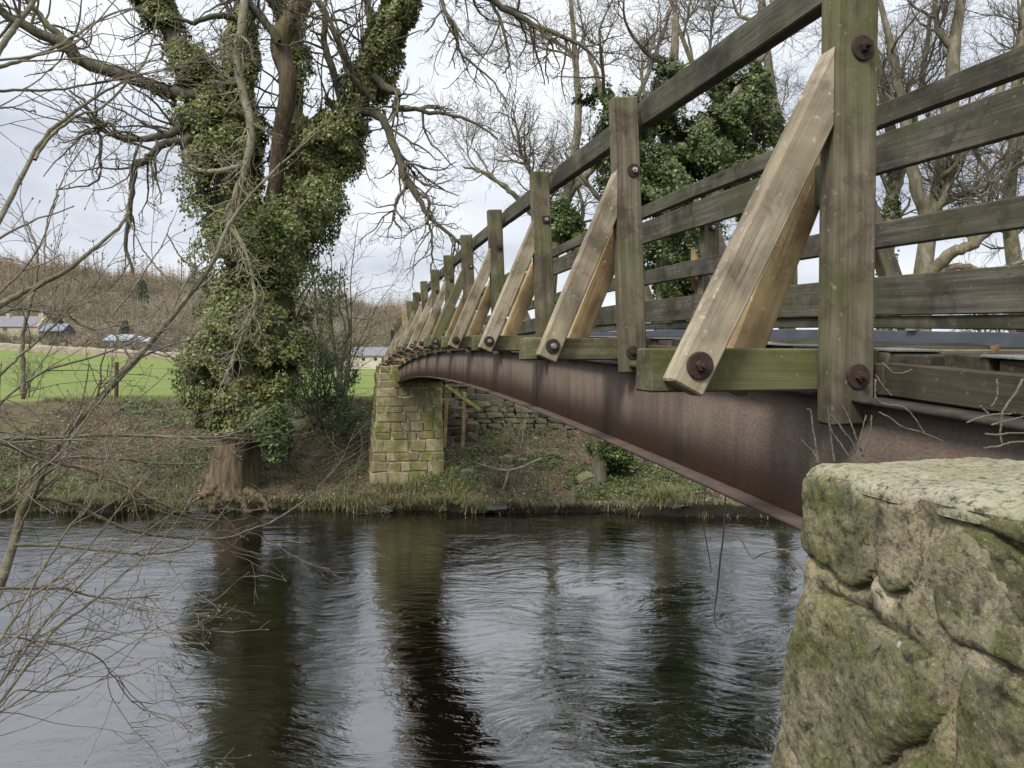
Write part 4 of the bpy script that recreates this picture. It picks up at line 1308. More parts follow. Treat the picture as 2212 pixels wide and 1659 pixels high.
def q3(pts, Y0, Y1, r0, r1):
    n_ = len(pts)
    return [(*D3(x, y), Y0 + (Y1 - Y0) * i / (n_ - 1), r0 + (r1 - r0) * i / (n_ - 1)) for i, (x, y) in enumerate(pts)]


def q1(pts, Y0, Y1, r0, r1):
    n_ = len(pts)
    return [(x * 0.5, y * 0.5, Y0 + (Y1 - Y0) * i / (n_ - 1), r0 + (r1 - r0) * i / (n_ - 1)) for i, (x, y) in enumerate(pts)]


mainstem = [(-60, 1420, 3.0, 13), (0, 1262, 3.0, 12.5), (25, 1190, 3.05, 12), (45, 1110, 3.1, 11.5), (66, 1068, 3.1, 11), (90, 1025, 3.15, 10), (130, 955, 3.2, 9.5), (175, 900, 3.25, 9), (235, 840, 3.3, 8.5), (340, 720, 3.4, 7.5), (430, 612, 3.5, 6.5), (470, 545, 3.5, 5.5), (497, 480, 3.6, 5), (560, 400, 3.65, 4), (625, 340, 3.7, 3), (690, 280, 3.75, 1.6)]
st1 = [mainstem,
       q3([(120, 500), (135, 380), (190, 330), (290, 315), (500, 322), (700, 345), (900, 338), (968, 292)], 3.1, 3.5, 5.5, 1.5),
       q3([(-60, 236), (100, 236), (450, 221), (700, 226), (920, 232), (1030, 208), (1110, 150), (1190, 92)], 3.0, 3.7, 5, 2),
       q3([(150, 490), (300, 515), (450, 585), (600, 640), (800, 664), (960, 668), (1080, 630), (1200, 580), (1365, 470)], 3.12, 3.9, 5.5, 2),
       q3([(60, 695), (250, 700), (450, 720), (650, 735), (800, 710), (870, 650), (940, 580), (1040, 450)], 3.0, 3.6, 4.5, 1.2),
       q3([(-40, 240), (100, 285), (260, 345), (400, 380), (600, 468), (750, 540), (850, 582), (945, 590)], 2.9, 3.5, 5, 1.8),
       q3([(-40, 885), (120, 880), (260, 882), (330, 900), (430, 925), (560, 925), (690, 910)], 2.9, 3.3, 4.2, 1.6),
       q3([(965, 670), (1010, 705), (1060, 722), (1135, 735)], 3.7, 3.8, 2.6, 1.4)]
sapling('leaning_sapling', 'bare grey-green sapling stem leaning in from the left edge over the river', st1, 62, 190, (-2.3, 2.2, gz(-2.3, 2.2)))
st2 = [q1([(-60, 1080), (0, 945), (80, 790), (190, 600), (300, 500), (420, 415), (520, 365), (600, 330)], 2.6, 3.1, 7.5, 2),
       q1([(150, 690), (210, 600), (330, 500), (430, 470), (560, 345), (640, 240), (680, 60), (690, -60)], 2.75, 3.2, 4.5, 1.6),
       q1([(-40, 305), (60, 270), (160, 240), (300, 172), (420, 92), (560, 40), (640, 60)], 2.5, 3.0, 5.5, 1.4),
       q1([(-40, 392), (120, 390), (260, 385), (400, 360), (560, 332), (720, 300), (850, 280)], 2.6, 3.2, 4, 1.2),
       q1([(-20, 240), (40, 150), (100, 70), (160, -20), (200, -90)], 2.4, 2.6, 8, 5),
       q1([(-30, 470), (40, 465), (100, 475), (155, 487)], 2.5, 2.6, 2.6, 2),
       q1([(-40, 1345), (60, 1285), (150, 1240), (285, 1170), (400, 1080), (510, 985), (560, 915)], 2.8, 3.2, 9, 2.6),
       q1([(100, 1700), (100, 1450), (150, 1240), (160, 1090), (115, 955)], 3.0, 3.1, 6, 2.4)]
sapling('slender_sapling', 'slender bare sapling twigs crossing the sky at the upper left edge', st2, 34, 100, (-2.4, 1.2, gz(-2.4, 1.2)))
st3 = [q3([(-60, 1450), (0, 1370), (150, 1180), (250, 1050), (400, 940), (520, 830), (650, 720), (760, 600), (860, 440)], 2.6, 3.3, 5, 1.4),
       q3([(-60, 1180), (0, 1105), (100, 950), (190, 790), (300, 620), (390, 520), (470, 300), (530, 120)], 2.5, 3.0, 4.5, 1.6),
       q3([(-60, 1380), (0, 1300), (90, 1180), (220, 1000), (420, 800), (600, 660), (800, 520)], 2.7, 3.3, 4, 1.4),
       q3([(-60, 1100), (60, 1095), (150, 1110), (300, 1135), (420, 1180), (490, 1260), (560, 1360), (630, 1415)], 2.7, 3.1, 3, 1),
       q3([(-60, 1180), (30, 1170), (100, 1140), (150, 1105)], 2.6, 2.7, 3.4, 2),
       q3([(-60, 1060), (0, 975), (160, 900), (300, 790), (420, 660), (560, 480), (640, 380)], 2.6, 3.1, 4, 1.2),
       q3([(-60, 560), (60, 480), (160, 380), (260, 300), (380, 140), (470, 20), (560, -120)], 2.7, 3.3, 4.5, 1.6),
       q3([(-60, 1480), (60, 1330), (190, 1330), (330, 1320), (450, 1275), (560, 1260)], 2.7, 3.1, 2.6, 0.9),
       q3([(-60, 1440), (30, 1400), (200, 1290), (330, 1240), (470, 1180), (690, 1050), (860, 1020)], 2.7, 3.3, 2.6, 0.9)]
sapling('low_sapling', 'tangle of thin bare brown sapling shoots low on the left above the water', st3, 70, 230, (-2.1, 1.7, gz(-2.1, 1.7)))

st4 = [q1([(-40, 1780), (60, 1690), (200, 1600), (340, 1560), (520, 1500), (640, 1440), (700, 1370)], 3.0, 3.4, 4, 1.2),
       q1([(-40, 1660), (60, 1560), (130, 1500), (220, 1420), (300, 1330), (305, 1300)], 2.9, 3.1, 4, 2),
       q1([(570, 1560), (480, 1420), (400, 1300), (340, 1220), (310, 1160)], 3.4, 3.4, 3.4, 1.2),
       q1([(480, 1370), (560, 1270), (640, 1150), (700, 1060), (740, 960)], 3.4, 3.6, 2.4, 1.2),
       q1([(800, 1260), (700, 1180), (620, 1080), (560, 960), (540, 880)], 3.6, 3.6, 2.6, 1.2),
       q1([(860, 1180), (780, 1110), (740, 1040), (720, 1010)], 3.6, 3.6, 2.4, 1.6),
       q1([(-40, 1300), (80, 1330), (200, 1350), (300, 1365), (340, 1400), (420, 1425), (520, 1400)], 2.9, 3.1, 3, 1.4),
       q1([(190, 1170), (200, 980), (260, 800), (320, 690), (420, 560)], 3.0, 3.2, 2.6, 1.2)]
sapling('budding_sapling', 'dark budding sapling shoots crossing in front of the field on the left', st4, 36, 120, (-2.2, 2.0, gz(-2.2, 2.0)))

# ---- background trees behind the bridge
def back_tree(name, label, base_px, Y, trunk, limbs_n, n2, n3, n4, crown_h, spread, twig_mat=None, bark_mat=None, hand=None, group=None, upb=0.10, tmin=0.35, rmin=0.0048):
    w = P(base_px[0], base_px[1], Y)
    z0 = gz(w[0], w[1])
    t = empty(name, (w[0], w[1], z0), label, 'tree', group)
    nodes = [list(n_) for n_ in limbs_px(trunk)]
    nodes = [(nodes[0][0], nodes[0][1], min(z0 - 0.1, nodes[0][2] - 0.3), nodes[0][3] * 1.25)] + [tuple(n_) for n_ in nodes]
    tr = resample(nodes, 24, 0.02)
    tube_obj('trunk', [(tr[None, :, :3], tr[None, :, 3], 12)], bark_mat or M_BGBARK, t)
    P0 = [tr[None, :, :3]]; R0 = [tr[None, :, 3]]
    hs = [resample(limbs_px(h_), 24, 0.03) for h_ in (hand or [])]
    for h_ in hs:
        tube_obj('limb', [(h_[None, :, :3], h_[None, :, 3], 8)], bark_mat or M_BGBARK, t)
        P0.append(h_[None, :, :3]); R0.append(h_[None, :, 3])
    P0 = np.concatenate(P0); R0 = np.concatenate(R0)
    p1, r1 = branch_out(P0, R0, limbs_n, spread, 12, 0.16, (0, 0, upb * 0.5), (0, 0, upb), (0.4, 1.1), 0.6, 0.25, tmin, 1.0, rmax=0.16, rmin=0.03)
    p2, r2 = branch_out(p1, r1, n2, spread * 0.5, 9, 0.2, (0, 0, upb * 0.5), (0, 0, upb), (0.5, 1.2), 0.6, 0.3, 0.15, 1.0, rmax=0.06, rmin=0.016)
    p3, r3 = branch_out(p2, r2, n3, spread * 0.25, 5, 0.24, (0, 0, 0.0), (0, 0, 0.08), (0.5, 1.2), 0.6, 0.4, 0.15, 1.0, rmax=0.022, rmin=rmin * 1.35)
    p4, r4 = branch_out(p3, r3, n4, spread * 0.12, 3, 0.25, (0, 0, 0.0), (0, 0, 0.1), (0.5, 1.2), 0.7, 0.6, 0.15, 1.0, rmax=0.011, rmin=rmin)
    for a, b_ in zip(p1, r1):
        tube_obj('limb', [(a[None], b_[None], 7)], bark_mat or M_BGBARK, t)
    tag(tube_obj('twigs', [(p2, r2, 5), (p3, r3, 3), (p4, r4, 3)], twig_mat or M_BGTWIG, t), kind='stuff')
    return t, tr, p1, r1, p2, r2


# the broad ivy-smothered tree seen over the handrail
IY = 30.0
t1, tr1, a1, b1, a2, b2 = back_tree('ivy_smothered_tree', 'broad tree smothered in dark ivy behind the handrail, in the middle of the bridge', (1440, 780), IY,
    [(1440, 720, IY, 20), (1435, 560, IY, 19), (1445, 400, IY, 17), (1450, 250, IY, 14), (1455, 130, IY, 10), (1460, 30, IY, 6)],
    16, 130, 1400, 4200, 9, 4.6, hand=[
        [(1440, 420, IY, 13), (1380, 330, IY - .5, 11), (1320, 250, IY - 1, 9), (1290, 170, IY - 1.2, 6), (1260, 90, IY - 1.4, 3)],
        [(1445, 360, IY, 13), (1540, 270, IY - .5, 11), (1600, 190, IY - 1, 9), (1650, 120, IY - 1.2, 6), (1700, 40, IY - 1.2, 3)],
        [(1440, 480, IY, 11), (1560, 420, IY - .5, 9), (1640, 330, IY - .8, 6), (1680, 250, IY - 1, 3)],
        [(1440, 520, IY, 10), (1340, 470, IY - .5, 8), (1270, 400, IY - .8, 5), (1220, 330, IY - 1, 3)]])
blobs = []
for x, y, rx, Yo in ((1300, 230, 60, -.8), (1330, 330, 80, -.8), (1400, 250, 70, -.5), (1450, 180, 60, 0), (1480, 300, 90, -.8), (1420, 400, 100, -.8), (1540, 360, 90, -.6), (1580, 240, 75, -.8), (1620, 180, 60, -.8), (1640, 270, 60, -.6), (1560, 170, 50, .4), (1350, 420, 70, -.5), (1480, 460, 90, -.5), (1600, 340, 60, -.5), (1220, 470, 50, .5), (1260, 540, 60, .5), (1190, 500, 40, .5), (1440, 560, 110, 0), (1500, 640, 120, .5), (1650, 470, 60, 0)):
    blobs.append(resample([(*P(x - rx * .4, y + rx * .3, IY + Yo), .25), (*P(x, y, IY + Yo), .3), (*P(x + rx * .4, y - rx * .3, IY + Yo), .25)], 8))
p, q, sz = ivy_cloud(blobs, [[r_ * IY / FPX * 0.85] for r_ in (70, 95, 80, 70, 95, 105, 95, 85, 75, 75, 60, 85, 95, 75, 55, 65, 45, 110, 120, 70)], 85000, 0.118, 17, 0.95, -0.12)
V, F = leaves(p, q, sz)
tag(add('ivy', mesh_np('ivy', V, F), M_IVYD, t1), kind='stuff')

BY = 27.0
t2, tr2, *_ = back_tree('pale_trunk_tree', 'pale mossy tree with a stout side limb seen beyond the right of the nearest post', (2000, 780), BY,
    [(1990, 740, BY, 21), (1992, 640, BY, 19), (2003, 520, BY, 17), (2030, 400, BY, 14), (2050, 260, BY, 17), (2060, 120, BY, 13), (2080, -30, BY, 9), (2100, -160, BY, 5)],
    15, 160, 1500, 4300, 8, 4.2, hand=[
        [(2000, 600, BY, 14), (2055, 545, BY - .5, 13), (2100, 530, BY - .8, 11), (2150, 490, BY - 1, 9), (2240, 470, BY - 1.2, 6)],
        [(2000, 612, BY, 9), (2060, 575, BY - .4, 8), (2140, 585, BY - .6, 6), (2230, 560, BY - .8, 4)],
        [(2010, 480, BY, 16), (1975, 390, BY - .2, 13), (1955, 260, BY - .2, 10), (1930, 130, BY - .2, 8), (1900, 0, BY - .2, 5)],
        [(2030, 400, BY, 13), (2100, 300, BY - .2, 10), (2170, 180, BY - .3, 8), (2230, 60, BY - .4, 5)]])
CY = 29.0
t3, tr3, *_ = back_tree('slim_ivy_trunk_tree', 'slim tree with an ivy-flecked trunk just right of the nearest post', (1915, 780), CY,
    [(1912, 740, CY, 17), (1914, 620, CY, 15), (1922, 480, CY, 13), (1932, 360, CY, 11), (1918, 240, CY, 11), (1890, 120, CY, 8), (1870, 0, CY, 5)],
    12, 130, 1400, 4200, 8, 4.2, hand=[[(1925, 440, CY, 9), (1960, 330, CY, 8), (1990, 180, CY, 6), (2010, 30, CY, 4)]])
p, q, sz = ivy_cloud([tr3[:14]], [[0.10, 0.22, 0.2, 0.06]], 2600, 0.09, 21, 1.6, -0.1)
V, F = leaves(p, q, sz)
tag(add('ivy', mesh_np('ivy', V, F), M_IVYD, t3), kind='stuff')
EY = 33.0
back_tree('tall_bare_tree', 'tall bare tree with a fine twiggy crown behind the ivy-smothered tree', (1180, 790), EY,
    [(1190, 740, EY, 14), (1195, 560, EY, 12), (1230, 400, EY, 10), (1250, 240, EY, 8), (1240, 100, EY, 6), (1230, -40, EY, 4)],
    14, 170, 1600, 4300, 8, 5.0, hand=[[(1200, 520, EY, 8), (1120, 430, EY, 6), (1060, 380, EY, 4), (1000, 360, EY, 2)], [(1230, 420, EY, 8), (1330, 300, EY, 6), (1400, 160, EY, 5), (1450, 20, EY, 3)]], rmin=0.0075)
back_tree('wide_bare_tree', 'wide bare tree filling the sky above the handrail with brown twigs', (1700, 790), 36.0,
    [(1700, 740, 36, 18), (1705, 560, 36, 16), (1690, 380, 36, 13), (1670, 220, 36, 10), (1650, 60, 36, 8), (1640, -80, 36, 4)],
    18, 200, 2000, 4800, 9, 6.0, hand=[[(1690, 400, 36, 9), (1560, 240, 36, 7), (1480, 100, 36, 5), (1440, -40, 36, 3)], [(1690, 360, 36, 9), (1790, 220, 36, 7), (1860, 90, 36, 5), (1900, -40, 36, 3)]], rmin=0.008)
back_tree('far_bare_tree', 'bare spreading tree at the far right behind the rails', (2190, 790), 34.0,
    [(2200, 740, 34, 18), (2195, 600, 34, 16), (2180, 450, 34, 13), (2190, 300, 34, 10), (2200, 120, 34, 8), (2220, -60, 34, 4)],
    16, 170, 1500, 3900, 8, 5.2, rmin=0.0075)


# ---- shrubs made of many shoots from one foot
def shrub(name, label, cx, cy, Y, n, h, spread, mat, leaf=None, nl=0, cat='shrub', group=None, tw=6, zbase=None, lsize=0.07, rmin=0.004):
    w = P(cx, cy, Y)
    z0 = gz(w[0], w[1])
    t = empty(name, (w[0], w[1], z0), label, cat, group)
    st = np.tile(np.array([[w[0], w[1], z0 - 0.05]]), (n, 1)) + RNG.normal(0, 0.12, (n, 3)) * np.array([1, 1, 0.1]) * spread
    d = norm(np.stack([RNG.normal(0, spread * 0.5, n), RNG.normal(0, spread * 0.5, n), np.ones(n)], -1))
    L = h * RNG.uniform(0.55, 1.1, n)
    p1 = grow(st, d, L, 12, 0.12, (0, 0, 0.03), (0, 0, 0.0)); r1 = taper(RNG.uniform(0.012, 0.03, n) * max(h, 1) / 2.5, 12, 0.25)
    p2, r2 = branch_out(p1, r1, n * tw, h * 0.30, 7, 0.2, (0, 0, 0.02), (0, 0, 0.04), (0.4, 1.1), 0.6, 0.4, 0.15, 1.0, rmax=0.014, rmin=rmin * 1.3)
    p3, r3 = branch_out(p2, r2, n * tw * 4, h * 0.12, 5, 0.22, (0, 0, 0), (0, 0, 0.05), (0.4, 1.2), 0.7, 0.5, 0.15, 1.0, rmax=0.007, rmin=rmin)
    for a, b_ in zip(p1, r1):
        tube_obj('stem', [(a[None], b_[None], 6)], mat, t)
    tag(tube_obj('twigs', [(p2, r2, 4), (p3, r3, 3)], mat, t), kind='stuff')
    if leaf is not None:
        pos, d_, r_, _ = spawn(np.concatenate([p2]), np.concatenate([r2]), nl, 0.1, 1.0)
        pos = pos + RNG.normal(0, 0.07, pos.shape)
        k_ = fbm(pos * 1.6, 2, 31) > -0.1
        pos = pos[k_]
        V_, F_ = leaves(pos, RNG.normal(0, 0.6, pos.shape) + np.array([0, -0.3, 0.6]), RNG.uniform(lsize * .6, lsize * 1.3, len(pos)))
        tag(add('foliage', mesh_np('foliage', V_, F_), leaf, t), kind='stuff')
    return t


shrub('ivy_bush', 'twiggy bush with patches of ivy between the big tree and the pier', 685, 885, 22.0, 9, 4.3, 0.42, M_TWIG, M_IVYD, 9000, tw=14)
shrub('ivy_bush', 'low leafy ivy bush hard against the left side of the pier', 745, 880, 21.6, 6, 2.2, 0.8, M_TWIG, M_IVYD, 3800, tw=12)
shrub('bare_bush', 'tall thin bare bush rising behind the ivy bush left of the pier', 740, 872, 25.0, 8, 6.2, 0.35, M_TWIG, tw=16)
shrub('russet_bush', 'russet twiggy bush at the right edge behind the rails', 2200, 760, 24.0, 14, 5.6, 0.55, M_PURP, tw=22)
shrub('ivy_bush', 'dark ivy bush around a stump on the far bank below the girder', 1320, 1045, 19.2, 7, 1.4, 1.1, M_TWIG, M_IVYD, 6000, tw=10, lsize=0.085)
shrub('bare_bush', 'grey leafless bush against the dry stone wall under the bridge', 1115, 945, 21.4, 7, 1.5, 0.8, M_PALE, tw=7)
shrub('bare_bush', 'brown thorny bush on the bank left of the big tree', 330, 1040, 18.9, 8, 1.3, 0.9, M_TWIG, tw=9)
shrub('hazel_bush', 'thin hazel shoots at the foot of the big tree, leaning right', 620, 1010, 19.6, 6, 2.4, 0.5, M_TWIG, tw=8)
shrub('hedge_bush', 'tangled bare hedge bush behind the fence on the far left', 60, 872, 27.0, 9, 2.4, 0.7, M_TWIG, tw=10)

# ------------------------------------------------------------------ dry stone wall, steps and handrail under the bridge
WY0 = 22.6
wallroot = P(1130, 930, WY0)
dry = empty('dry_stone_wall', (wallroot[0], wallroot[1], gz(wallroot[0], wallroot[1])), 'mossy dry stone retaining wall behind the pier under the bridge', 'wall')
XV, YV = Vector((1, 0, 0)), Vector((0, 1, 0))
xa, xb = P(930, 900, WY0)[0], P(1420, 900, WY0)[0]


def wall_base(x): return gz(x, WY0 - 0.25) - 0.1


def wall_top(x): return float(np.interp(x, [xa, xa + 2.2, xa + 4.4, xb], [3.35, 3.2, 2.8, 2.5]))


bm = bmesh.new()
xs_ = np.linspace(xa, xb, 24)
lo_, hi_ = [], []
for x in xs_:
    lo_.append((bm.verts.new((x, WY0 + 0.08, wall_base(x) - .3)), bm.verts.new((x, WY0 + 0.6, wall_base(x) - .3))))
    hi_.append((bm.verts.new((x, WY0 + 0.08, wall_top(x) - 0.03)), bm.verts.new((x, WY0 + 0.6, wall_top(x) - 0.03))))
for i in range(len(xs_) - 1):
    bm.faces.new([lo_[i][0], lo_[i + 1][0], hi_[i + 1][0], hi_[i][0]])
    bm.faces.new([hi_[i][0], hi_[i + 1][0], hi_[i + 1][1], hi_[i][1]])
    bm.faces.new([hi_[i][1], hi_[i + 1][1], lo_[i + 1][1], lo_[i][1]])
m = bpy.data.meshes.new('wall_core'); bm.to_mesh(m); bm.free()
add('wall_core', m, M_DARKGAP, dry)
z = 1.2
while z < 3.4:
    h = random.uniform(0.13, 0.22)
    x = xa + random.uniform(-0.1, 0.1)
    while x < xb:
        w = random.uniform(0.22, 0.55)
        if z + h > wall_base(x + w / 2) and z + h * 0.6 < wall_top(x + w / 2):
            rot = random.uniform(-0.09, 0.09)
            ax = Vector((math.cos(rot), 0, math.sin(rot))); az = Vector((-math.sin(rot), 0, math.cos(rot)))
            stone('stone', (x + w / 2, WY0 + 0.1 + random.uniform(-0.04, 0.04), z + h / 2 + random.uniform(-.015, .015)), ax, YV, az, w - 0.015, 0.34, h * random.uniform(0.85, 1.0), STONES_D, M_DRY, dry)
        x += w
    z += h * 0.97

steps = empty('stone_steps', tuple(P(985, 925, 21.5)), 'flight of mossy stone steps descending right beside the pier', 'steps')
SY = 21.5
for x0, x1, yt, yb in ((938, 980, 862, 940), (976, 1000, 880, 945), (996, 1008, 896, 945), (1006, 1032, 915, 950)):
    a_, b_ = P(x0, yt, SY), P(x1, yb, SY)
    zt, zb = a_[2], min(b_[2], gz(b_[0], SY)) - 0.1
    x = a_[0]
    zz = zt
    while zz > zb + 0.05:                 # each step is built up of squared blocks
        hh_ = min(random.uniform(0.22, 0.32), zz - zb)
        wd = b_[0] - a_[0]
        stone('step_block', ((a_[0] + b_[0]) / 2, SY + 0.35, zz - hh_ / 2), XV, YV, ZV, wd + 0.02, 0.9, hh_ - 0.008, STONES_D, M_DRY, steps)
        zz -= hh_
M_HRAIL = wood('timber_algae', (0.2, 0.21, 0.06), (0.33, 0.35, 0.11), (0.45, 0.46, 0.19), (0.3, 0.35, 0.08), 0.7)
hr = empty('wooden_handrail', tuple(P(962, 892, 20.9)), 'short timber handrail with two posts beside the stone steps', 'handrail')
HY = 21.0
for (xt, yt, xbm, ybm) in ((966, 837, 960, 903), (1004, 848, 999, 938)):
    a_, b_ = P(xt, yt, HY), P(xbm, ybm, HY)
    b_[2] = min(b_[2], gz(b_[0], b_[1])) - 0.1
    timber('post', tuple(b_), tuple(a_), 0.095, 0.085, M_GOLD, hr, up=(0, -1, 0))
a_, b_ = P(962, 832, HY - .06), P(1038, 886, HY - .06)
timber('rail', tuple(a_), tuple(b_), 0.05, 0.10, M_HRAIL, hr, up=(0, 0, 1))

# ------------------------------------------------------------------ fence posts and wires along the field edge
M_FPOST = simple('fence_post_timber', (0.06, 0.03, 0.02), (0.15, 0.07, 0.045), 14, 0.9, 0.3, 0.01)
fp_pos = []
FL = ['rust-brown fence post at the left edge of the field', 'rust-brown fence post in front of the blue roofed shed', 'dark fence post between the big tree and the pier']
for (x, yt, yb, Y), lb in zip(((49, 772, 838, 25.6), (251, 782, 845, 25.4), (633, 797, 872, 24.3)), FL):
    a_, b_ = P(x, yt, Y), P(x, yb, Y)
    z0 = min(gz(b_[0], b_[1]), b_[2]) - 0.25
    M_, L_ = frame((b_[0], b_[1], z0), (a_[0] + 0.02, a_[1], a_[2]), (0, -1, 0))
    po = add('fence_post', cbox(L_, 0.105, 0.105, 0.012, 0.004), M_FPOST, None, M_)
    tag(po, lb, 'post', 'fence posts along the field')
    fp_pos.append((a_, b_))
wr = []
for f_ in (0.15, 0.5):
    nodes = [(a_[0], a_[1] - 0.06, a_[2] * (1 - f_) + b_[2] * f_, 0.004) for a_, b_ in fp_pos]
    nodes = [(nodes[0][0] - 6, nodes[0][1], nodes[0][2], 0.004)] + nodes + [(-3.3, 21.8, nodes[-1][2], 0.004)]
    wr.append(resample(nodes, 40, 0.006))
wr = np.stack(wr)
fw = tube_obj('fence_wire', [(wr[:, :, :3], wr[:, :, 3], 3)], M_RUST)
tag(fw, 'thin rusty wires strung along the field fence posts', 'wire')
ra = []
for i, (x0, y0, x1, y1) in enumerate(((802, 935, 690, 1000), (802, 948, 692, 1010), (802, 958, 695, 1020), (803, 968, 702, 1030), (805, 976, 712, 1035))):
    a_, b_ = P(x0, y0, 19.6), P(x1, y1, 18.7)
    ra.append(resample([(*a_, 0.012), (*((a_ + b_) / 2 - np.array([0, 0, 0.05])), 0.012), (*b_, 0.012)], 14))
ra = np.stack(ra)
tag(tube_obj('slack_wires', [(ra[:, :, :3], ra[:, :, 3], 4)], M_LIMB), 'slack dark wires sloping down left from the side of the pier', 'wire')

# ------------------------------------------------------------------ far farm
M_HSTONE = stone_mat('farm_stone', (0.36, 0.31, 0.20), (0.50, 0.44, 0.31), (0.60, 0.54, 0.40), (0.33, 0.30, 0.18), 0.4, 1.2, (0.26, 0.22, 0.15), 3.0)
M_SLATE = simple('roof_slate', (0.16, 0.15, 0.17), (0.25, 0.235, 0.26), 2.5, 0.7, 0.3, 0.03)
M_BLUER = simple('blue_sheet_roof', (0.24, 0.29, 0.35), (0.34, 0.39, 0.45), 1.5, 0.9, 0.1, 0.02)
M_CLAD = simple('dark_cladding', (0.045, 0.045, 0.055), (0.09, 0.085, 0.095), 3, 0.8, 0.3, 0.03)
M_GLASS = simple('dark_glass', (0.012, 0.013, 0.016), (0.03, 0.032, 0.036), 2, 0.15, 0.0, 0.001, spec=0.5)
M_WHITE = simple('pale_render', (0.48, 0.42, 0.34), (0.62, 0.56, 0.47), 1.4, 0.9, 0.3, 0.03)
M_WOODC = simple('shed_boards', (0.15, 0.13, 0.12), (0.24, 0.21, 0.2), 3, 0.9, 0.3, 0.03)


def boxm(x0, x1, y0, y1, z0, z1):
    bm = bmesh.new()
    v = [bm.verts.new((a, b2, c2)) for c2 in (z0, z1) for a, b2 in ((x0, y0), (x1, y0), (x1, y1), (x0, y1))]
    for f in ((3, 2, 1, 0), (4, 5, 6, 7), (0, 1, 5, 4), (1, 2, 6, 5), (2, 3, 7, 6), (3, 0, 4, 7)): bm.faces.new([v[i] for i in f])
    m_ = bpy.data.meshes.new('block'); bm.to_mesh(m_); bm.free(); return m_


def gable(x0, x1, y0, y1, z0, ze, zr, over=0.25, th=0.18):
    """walls with pointed ends, and a pitched roof of two slabs"""
    ym = (y0 + y1) / 2
    bm = bmesh.new()
    pr = [(y0, z0), (y1, z0), (y1, ze), (ym, zr - 0.05), (y0, ze)]
    a = [bm.verts.new((x0, y, z)) for y, z in pr]; b2 = [bm.verts.new((x1, y, z)) for y, z in pr]
    bm.faces.new(a[::-1]); bm.faces.new(b2)
    for i in range(5): bm.faces.new([a[i], a[(i + 1) % 5], b2[(i + 1) % 5], b2[i]])
    bmesh.ops.recalc_face_normals(bm, faces=bm.faces)
    wm_ = bpy.data.meshes.new('wall'); bm.to_mesh(wm_); bm.free()
    bm = bmesh.new()
    k_ = (zr - ze) / (ym - y0)
    for s, ye in ((1, y0 - over), (-1, y1 + over)):
        zE = ze - k_ * over
        q_ = [(ye, zE), (ym, zr), (ym, zr + th), (ye, zE + th)]
        c_ = [[bm.verts.new((x, y, z)) for y, z in q_] for x in (x0 - over * .3, x1 + over * .3)]
        bm.faces.new(c_[0]); bm.faces.new(c_[1][::-1])
        for i in range(4): bm.faces.new([c_[0][i], c_[1][i], c_[1][(i + 1) % 4], c_[0][(i + 1) % 4]])
    bmesh.ops.recalc_face_normals(bm, faces=bm.faces)
    rm_ = bpy.data.meshes.new('roof'); bm.to_mesh(rm_); bm.free()
    return wm_, rm_


def SPX(x, y, Y):          # direction given on the full 2560 x 1920 view
    return P(x * 0.8640625, y * 0.8640625, Y)


FYH = 190.0
hx0, hx1 = SPX(-60, 850, FYH)[0], SPX(93, 850, FYH)[0]
hz0 = SPX(50, 859, FYH)[2] - 0.6; hze = SPX(92, 816, FYH)[2]; hzr = SPX(50, 792, FYH + 3)[2]
house = empty('farmhouse', ((hx0 + hx1) / 2, FYH, hz0), 'pale stone farmhouse with a slate roof beyond the field on the left', 'house')
wm_, rm_ = gable(hx0, hx1, FYH, FYH + 6.5, hz0, hze, hzr)
add('wall', wm_, M_HSTONE, house); rf = add('roof', rm_, M_SLATE, house)
cx = SPX(104, 800, FYH + 3)[0]
ch = add('chimney', boxm(hx1 - 1.3, hx1 + 0.05, FYH + 2.6, FYH + 3.9, hzr - 1.0, hzr + 0.9), M_HSTONE, rf)
add('chimney', boxm(SPX(-2, 790, FYH)[0], SPX(7, 790, FYH)[0], FYH + 2.6, FYH + 3.9, hzr - 0.6, hzr + 0.9), M_HSTONE, rf)
add('chimney_pot', boxm(hx1 - 0.85, hx1 - 0.45, FYH + 3.0, FYH + 3.4, hzr + 0.9, hzr + 1.75), M_WHITE, rf)
add('gable_coping', gable(hx1 - 0.12, hx1 + 0.42, FYH - 0.05, FYH + 6.55, hz0, hze + 0.12, hzr + 0.35)[0], M_HSTONE, house)
for (xa_, xb_, ya_, yb_, npane) in ((7, 17.5, 817.5, 827.5, 3), (60, 69, 821, 830, 2), (-2, 21, 843.5, 851, 4), (33, 41, 841, 857, 1)):
    p0, p1 = SPX(xa_, yb_, FYH), SPX(xb_, ya_, FYH)
    wf = add('window' if npane > 1 else 'door', boxm(p0[0], p1[0], FYH - 0.06, FYH + 0.05, p0[2], p1[2]), M_HSTONE if npane > 1 else M_CLAD, house)
    for i in range(npane):
        w_ = (p1[0] - p0[0]) / npane
        add('pane', boxm(p0[0] + w_ * (i + 0.2), p0[0] + w_ * (i + 0.8), FYH - 0.10, FYH - 0.062, p0[2] + 0.1, p1[2] - 0.1), M_GLASS, wf)
